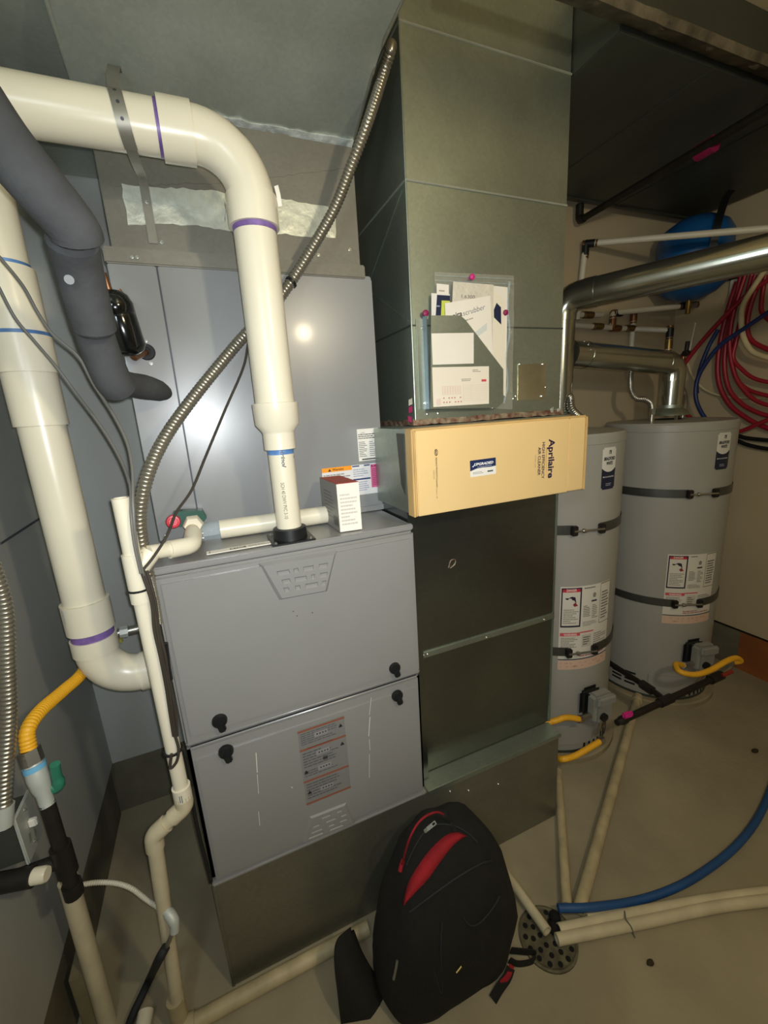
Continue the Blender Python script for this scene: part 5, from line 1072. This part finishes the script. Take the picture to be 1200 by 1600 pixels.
# dark return trunk
t = thing('overhead_duct', 'dark wide return duct overhead above the water heaters', 'duct', (1.95, 0.35, 2.42))
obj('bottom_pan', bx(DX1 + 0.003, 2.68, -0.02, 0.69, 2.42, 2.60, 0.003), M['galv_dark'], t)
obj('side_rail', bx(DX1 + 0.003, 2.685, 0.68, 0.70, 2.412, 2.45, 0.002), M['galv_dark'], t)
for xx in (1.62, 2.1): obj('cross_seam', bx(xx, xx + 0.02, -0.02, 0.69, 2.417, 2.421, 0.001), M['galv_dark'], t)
t = thing('dirty_flange', 'long crusty dirt caked flange along the overhead dark duct', 'flange', (1.5, -0.03, 2.40))
b = bm_new(); pts = [V((0.80 + 1.9 * k / 46, -0.045 - 0.02 * (k / 46) + random.uniform(-0.0012, 0.0012), 2.432 + random.uniform(-0.0012, 0.0012))) for k in range(47)]
ribbon(b, pts, (0, 1, 0.5), 0.075, 0.020); obj('flange_rail', b, M['crust'], t, 20)
for k in range(9):
    c = V((0.95 + 0.2 * k + random.uniform(-0.05, 0.05), -0.07, 2.418)); b = bm_new(); bmesh.ops.create_icosphere(b, subdivisions=2, radius=0.016, matrix=Matrix.Translation(c))
    for v in b.verts: v.co = c + V(((v.co.x - c.x) * 1.5, v.co.y - c.y, (v.co.z - c.z) * 0.6)) * random.uniform(0.75, 1.15)
    obj('dirt_clump', b, M['crust'], t)
t = tag(obj('wood_blocking', bx(1.86, 2.0, -0.12, -0.06, 2.36, 2.45, 0.003), M['wood']), 'reddish wood block in the dark at upper right under the flange', 'wood')

# ------------------------------------------------------------------ floor gas pipe, yellow hoses
zi = 0.20
G = [at(952, 1036, y=0.34), at(1010, 1075, y=0.20), at(1034, 1089, y=0.115)]
H0, H1 = at(978, 1135, y=0.02), at(1122, 1046, y=0.02)
H1.z = H0.z = (H0.z + H1.z) / 2
t = thing('floor_gas_pipe', 'black iron gas pipe running low in front of both heaters', 'pipe', (H0.x, H0.y, 0.12))
jn = H0.lerp(H1, 0.40)
obj('pipe_run', tb([H0, H1], 0.0135, seg=14), M['iron'], t)
bk_ = V((LCX + 0.34, 0.44, jn.z + 0.05)); g1 = at(952, 1038, y=0.36)
obj('branch_pipe', tb([at(950, 1034, y=0.36), at(1025, 1083, y=0.08), jn], 0.0125, seg=14), M['iron'], t)
obj('branch_union', tb([at(1002, 1068, y=0.155), at(1020, 1080, y=0.10)], 0.02, seg=8), M['iron'], t)
obj('tee_fitting', tb([jn - (H1 - H0).normalized() * 0.035, jn + (H1 - H0).normalized() * 0.035], 0.0195, seg=14), M['iron'], t)
obj('valve_body', lathe(bm_new(), H0, H0 - H1, [(0, 0.014), (0.01, 0.017), (0.03, 0.017), (0.04, 0.013), (0.055, 0.012)], 12), M['iron'], t)
c = H0 + V((-0.01, -0.01, 0.028)); obj('pink_handle', fbox(bm_new(), frame(c, (1, -0.3, 0.2), (0, 0.3, 1)), -0.022, 0.022, -0.012, 0.012, -0.008, 0.008, 0.006, 2), M['pink'], t)['label'] = 'pink valve handle'
obj('end_tee', tb([H1 - V((0.05, 0, 0)), H1 + V((0.03, 0, 0))], 0.0195, seg=14), M['iron'], t)
rv = H1 + V((0.05, -0.005, 0.0)); obj('red_lever', tb([H1 + V((0.0, -0.02, 0.02)), H1 + V((0.05, -0.03, 0.03))], 0.008, seg=8), mat('red_lever_paint', '8e2a1c', 0.5), t)
obj('outlet_valve', tb([H1 + V((0.03, 0, 0.0)), H1 + V((0.10, 0.01, 0.01)), H1 + V((0.13, 0.02, 0.012))], 0.014, seg=10), M['steel'], t)
def ghose(lab, pts, r=0.0115):
    t = thing('gas_hose', lab, 'hose', min(pts, key=lambda p: p.z), 'yellow gas hoses at the heaters'); obj('hose', corr(pts, r, 0.006, 0.08, 12), M['yellow'], t)
    for a, c in ((pts[0], pts[1]), (pts[-1], pts[-2])):
        d = (a - c).normalized(); obj('hex_nut', tb([a - d * 0.006, a + d * 0.018], r * 1.4, seg=6), M['steel'], t)
    return t
iL = fp(FL, -0.10, -0.026, 0.05)
ghose('yellow gas hose from nearer heater valve to behind the duct base', [iL, at(885, 1121, y=0.12), at(868, 1126, y=0.13), at(845, 1132, y=0.16)])
ghose('yellow gas hose low in front of nearer heater vents', [at(938, 1158, y=0.06), at(918, 1170, y=0.055), at(898, 1181, y=0.055), at(880, 1186, y=0.06), at(868, 1184, y=0.10), at(850, 1180, y=0.14)])
iR = fp(FR, -0.10, -0.026, 0.05)
ghose('yellow gas hose looping from corner heater valve to the right', [iR, at(1056, 1038, y=0.11), at(1062, 1049, y=0.06), at(1085, 1054, y=0.03), at(1110, 1047, y=0.02), at(1135, 1033, y=0.02), at(1150, 1028, y=0.03), at(1157, 1033, y=0.04), H1 + V((0.115, 0.012, 0.03))])

# ------------------------------------------------------------------ pipes on the floor, drain, hose
def fpipe(lab, pts, r=0.0145, m_='pvc_old', hollow=0.0, rings=()):
    P = [at(*q[:2], z=q[2] if len(q) > 2 else r) for q in pts]
    t = thing('floor_pipe', lab, 'pipe', V((P[-1].x, P[-1].y, 0)), 'drain pipes on the concrete floor')
    obj('pipe_run', tb(P if len(P) == 2 else curve(P, 8), r, seg=16, hollow=hollow), M[m_], t)
    for k in rings:
        c, d = P[0].lerp(P[-1], k), (P[-1] - P[0]).normalized(); obj('coupling', tb([c - d * 0.02, c + d * 0.02], r * 1.22, seg=16), M[m_], t)
    return t
fpipe('dirty white drain pipe along foot of the furnace base', [(285, 1607), (430, 1528), (575, 1450)], 0.020, 'pvc_dirty', 0, (0.02,))
fpipe('white drain pipe from behind backpack to the floor drain', [(766, 1330), (855, 1455, 0.03)], 0.0145, 'pvc_old', 0.75, (0.08,))
fpipe('tapering white drain pipe from duct base corner to drain', [(872, 1205), (886, 1416, 0.028)], 0.0155, 'pvc_dirty', 0.75)
fpipe('long tan drain pipe from the corner heater to drain', [(997, 1088), (905, 1422, 0.028)], 0.019, 'pvc_dirty', 0.75, (0.02,))
fpipe('front white drain pipe running right from drain grate', [(870, 1468, 0.026), (1010, 1440), (1120, 1417), (1230, 1403)], 0.0155, 'pvc_old', 0.75)
fpipe('second white drain pipe just behind the front one', [(873, 1452, 0.026), (1000, 1425), (1120, 1404), (1230, 1390)], 0.0150, 'pvc_old', 0.75)
fpipe('short rear white drain pipe under the blue hose', [(918, 1436, 0.02), (985, 1427), (1060, 1418)], 0.0135, 'pvc_old', 0.75)
c = at(985, 1440, z=0.03); b = bm_new(); tube(b, curve([at(976, 1424, z=0.032), at(978, 1436, z=0.036), at(986, 1448, z=0.03), at(990, 1460, z=0.004), at(992, 1465, z=0.003)], 5), 0.002, seg=6); tag(obj('wire_tie', b, M['wire']), 'thin wire tie bundling the two front drain pipes', 'wire')
P = [at(872, 1419, z=0.045), at(930, 1417, z=0.035), at(1000, 1406, z=0.012), at(1060, 1385, z=0.012), at(1110, 1355, z=0.012), at(1150, 1322, z=0.012), at(1180, 1285, z=0.012), at(1200, 1245, z=0.012), at(1215, 1200, z=0.012)]
tag(obj('blue_hose', tb(curve(P, 8), 0.0115, seg=14, hollow=0.7), M['bluehose']), 'dark blue hose curving across the floor to the drain', 'hose')
dc = at(856, 1464, z=0.006); DR = 0.082
t = thing('floor_drain', 'round dirty perforated floor drain grate where the pipes end', 'drain', (dc.x, dc.y, 0))
obj('rim', lathe(bm_new(), (dc.x, dc.y, 0), (0, 0, 1), [(0, DR), (0.006, DR), (0.008, DR - 0.005), (0.0045, DR - 0.010)], 36), M['grate'], t)
obj('grate', lathe(bm_new(), (dc.x, dc.y, 0), (0, 0, 1), [(0, DR - 0.010), (0.0055, DR - 0.011), (0.0060, DR * 0.5), (0.0064, 0.0)], 36), M['grate'], t)
for ring_r, n in ((0.064, 14), (0.043, 9), (0.022, 5)):
    for k in range(n):
        q = 2 * math.pi * (k + 0.5 * (ring_r == 0.042)) / n; p = V((dc.x + ring_r * math.cos(q), dc.y + ring_r * math.sin(q), 0.0054))
        obj('drain_hole', lathe(bm_new(), p, (0, 0, 1), [(0, 0.0075), (0.0014, 0.0072)], 8), M['hole'], t)
b = bm_new(); c = at(868, 1438, z=0.012)
for k in range(3):
    cc = c + V((random.uniform(-0.02, 0.02), random.uniform(-0.02, 0.02), 0)); bmesh.ops.create_icosphere(b, subdivisions=2, radius=0.018, matrix=Matrix.Translation(cc))
obj('sludge_lump', b, M['hole'], t)
for nm, lab, px, sz in (('pebble', 'small dark pebble on bare floor right of drain', (1016, 1504), 0.010), ('pebble', 'dark chip on the floor at the right edge', (1180, 1174), 0.014)):
    c = at(*px, z=0.004); b = bm_new(); bmesh.ops.create_icosphere(b, subdivisions=2, radius=sz)
    for v in b.verts: v.co = V((v.co.x * 1.2, v.co.y * 0.8, v.co.z * 0.5)) * random.uniform(0.85, 1.1) + V((c.x, c.y, sz * 0.45))
    tag(obj(nm, b, M['stone']), lab, 'stone')

# ------------------------------------------------------------------ backpack
k_ = thing('backpack', 'black backpack with red trim leaning against the furnace base', 'backpack', (0.5, -0.2, 0))
levels = [  # z, cx, cy, half width, half depth
    (0.000, 0.560, -0.185, 0.170, 0.095), (0.012, 0.560, -0.187, 0.192, 0.113), (0.06, 0.566, -0.188, 0.204, 0.122), (0.13, 0.576, -0.182, 0.205, 0.126), (0.20, 0.588, -0.170, 0.192, 0.120),
    (0.26, 0.600, -0.152, 0.170, 0.108), (0.315, 0.610, -0.132, 0.138, 0.090), (0.352, 0.616, -0.117, 0.104, 0.070), (0.375, 0.620, -0.108, 0.064, 0.046), (0.384, 0.621, -0.104, 0.022, 0.020)]
b = bm_new(); SEG = 44; rings = []
for z, cx, cy, hw, hd in levels:
    ring = []
    for k in range(SEG):
        q = 2 * math.pi * k / SEG; c, s = math.cos(q), math.sin(q); e = 0.72
        x = math.copysign(abs(c) ** e, c) * hw; y = math.copysign(abs(s) ** e, s) * hd
        wob = 0.004 * math.sin(5 * q + z * 30) + 0.003 * math.sin(9 * q - z * 41)
        ring.append(b.verts.new(V((cx + x + wob * c, cy + y + wob * s, z))))
    rings.append(ring)
for a, c in zip(rings, rings[1:]):
    for k in range(SEG): b.faces.new((a[k], a[(k + 1) % SEG], c[(k + 1) % SEG], c[k]))
b.faces.new(rings[0][::-1]); b.faces.new(rings[-1])
bmesh.ops.recalc_face_normals(b, faces=b.faces)
bmesh.ops.subdivide_edges(b, edges=b.edges, cuts=1, use_grid_fill=True, smooth=0.6)
tree = BVHTree.FromBMesh(b)
body = obj('body', b, M['fabric'], k_, 70)
def on_bag(px, py, off=0.003):
    tgt = at(px, py, dep=1.0); d = (tgt - CAM_C).normalized(); hit, n, i, dist = tree.ray_cast(CAM_C, d)
    if hit is None:
        hit, n, i, dist = tree.find_nearest(CAM_C + d * 1.45)
    if n.dot(d) > 0: n = -n
    return hit + n * off, n
def bag_path(pxs, r, name, m_, off=0.003, parent=None):
    return obj(name, tb(curve([on_bag(px, py, off)[0] for px, py in pxs], 6), r, seg=8), M[m_], parent or k_)
# red fabric crescent
outer = [(632, 1412), (640, 1380), (655, 1352), (675, 1326), (695, 1308), (712, 1302), (726, 1306)]
inner = [(632, 1412), (650, 1392), (668, 1373), (685, 1350), (702, 1326), (714, 1314), (726, 1306)]
b = bm_new(); O_ = curve([on_bag(*p, 0.004)[0] for p in outer], 5); N_ = curve([on_bag(*p, 0.004)[0] for p in inner], 5)
va = [b.verts.new(p) for p in O_]; vm = [b.verts.new(p.lerp(q, 0.5) + V((0, -0.004, 0.003))) for p, q in zip(O_, N_)]; vb = [b.verts.new(p) for p in N_]
for i in range(len(va) - 1): b.faces.new((va[i], va[i + 1], vm[i + 1], vm[i])); b.faces.new((vm[i], vm[i + 1], vb[i + 1], vb[i]))
o = obj('red_panel', b, M['redfab'], k_, 70); o['label'] = 'red fabric crescent across the upper front'
sd_ = o.modifiers.new('thick', 'SOLIDIFY'); sd_.thickness = 0.003; sd_.offset = -1
hp0 = on_bag(628, 1352, 0.0)[0]; hp1 = at(640, 1310, y=-0.185); hp2 = at(658, 1281, y=-0.165); hp3 = at(682, 1269, y=-0.145); hp4 = at(700, 1277, y=-0.13); hp5 = on_bag(708, 1300, 0.0)[0]
obj('grab_handle', tb(curve([hp0, hp1, hp2, hp3, hp4], 8), 0.0027, seg=8), M['redfab'], k_)['label'] = 'red piped carry handle loop'
obj('handle_pad', tb(curve([at(694, 1273, y=-0.138), at(704, 1284, y=-0.13), on_bag(711, 1302, 0.002)[0]], 5), 0.008, seg=8), M['fabric2'], k_)
bag_path([(626, 1362), (628, 1352), (631, 1344)], 0.006, 'handle_anchor', 'redfab', 0.002)
# zip and pull
bag_path([(636, 1352), (648, 1325), (662, 1303), (680, 1290), (705, 1290), (728, 1300), (745, 1316)], 0.0022, 'zip_track', 'rubber', 0.003)
c, n = on_bag(668, 1298, 0.006); e, _ = on_bag(682, 1291, 0.012); dd = (e - c).normalized(); sv = n.cross(dd).normalized(); F = (c, dd, sv, n)
zp = bm_new(); L_z = 0.030
for s0, s1, t0, t1 in ((0, L_z, -0.0055, -0.0028), (0, L_z, 0.0028, 0.0055), (0, L_z * 0.62, -0.003, 0.003), (L_z - 0.003, L_z, -0.003, 0.003)): fbox(zp, F, s0, s1, t0, t1, 0, 0.0018)
zo = obj('zip_pull', zp, M['screw'], k_); zo['label'] = 'bright metal zip pull'
obj('zip_slider', fbox(bm_new(), F, -0.010, 0.002, -0.005, 0.005, -0.003, 0.003, 0.0015), M['strap'], k_)
# front pocket seams, small pulls
bag_path([(640, 1425), (680, 1395), (715, 1370), (750, 1350), (768, 1345)], 0.0025, 'pocket_seam', 'rubber', 0.002)
bag_path([(690, 1440), (688, 1490), (690, 1550), (695, 1590)], 0.0022, 'pocket_seam', 'rubber', 0.002)
bag_path([(722, 1432), (735, 1445), (750, 1440), (768, 1420), (780, 1400)], 0.0022, 'pocket_seam', 'rubber', 0.002)
bag_path([(622, 1500), (620, 1512), (616, 1528)], 0.0035, 'zip_pull', 'strap', 0.004)
bag_path([(720, 1508), (712, 1518)], 0.003, 'leather_tag', 'brass', 0.003)
# side pocket flap at left, straps at right
b = bm_new(); A = [at(548, 1448, y=-0.10), at(530, 1466, y=-0.13), at(524, 1500, y=-0.16), at(528, 1560, y=-0.19), at(536, 1625, y=-0.20)]; B_ = [at(553, 1452, y=-0.10), at(568, 1490, y=-0.14), at(592, 1530, y=-0.17), at(618, 1570, y=-0.20), at(650, 1630, y=-0.22)]
ca, cb2 = curve(A, 5), curve(B_, 5); ra = [[b.verts.new(p), b.verts.new(p.lerp(q, 0.5) + V((-0.006, -0.022, 0))), b.verts.new(q)] for p, q in zip(ca, cb2)]
for r0, r1 in zip(ra, ra[1:]):
    for k in range(2): b.faces.new((r0[k], r0[k + 1], r1[k + 1], r1[k]))
o = obj('side_pocket', b, M['fabric2'], k_, 70); s2 = o.modifiers.new('thick', 'SOLIDIFY'); s2.thickness = 0.008
sp = [at(772, 1430, y=-0.17), at(797, 1450, y=-0.20), at(800, 1480, y=-0.22), at(790, 1505, y=-0.25), at(768, 1528, y=-0.28)]
obj('shoulder_strap', ribbon(bm_new(), curve(sp, 6), (1, 0.3, 0), 0.03, 0.008), M['fabric'], k_)
lp_ = [at(798, 1485, z=0.03), at(818, 1487, z=0.02), at(836, 1490, z=0.014), at(832, 1502, z=0.010), at(810, 1506, z=0.012), at(796, 1500, z=0.02)]
obj('webbing_loop', ribbon(bm_new(), curve(lp_, 6), (0, 0, 1), 0.022, 0.003), M['fabric2'], k_)
tl = [at(798, 1512, z=0.05), at(792, 1528, z=0.03), at(780, 1545, z=0.012), at(770, 1562, z=0.004)]
obj('strap_tail', ribbon(bm_new(), curve(tl, 6), (1, -0.6, 0), 0.022, 0.003), M['fabric2'], k_)
obj('red_webbing', ribbon(bm_new(), curve([at(800, 1508, z=0.055), at(794, 1524, z=0.035), at(783, 1536, z=0.02)], 6), (1, -0.6, 0), 0.012, 0.003), M['redfab'], k_)
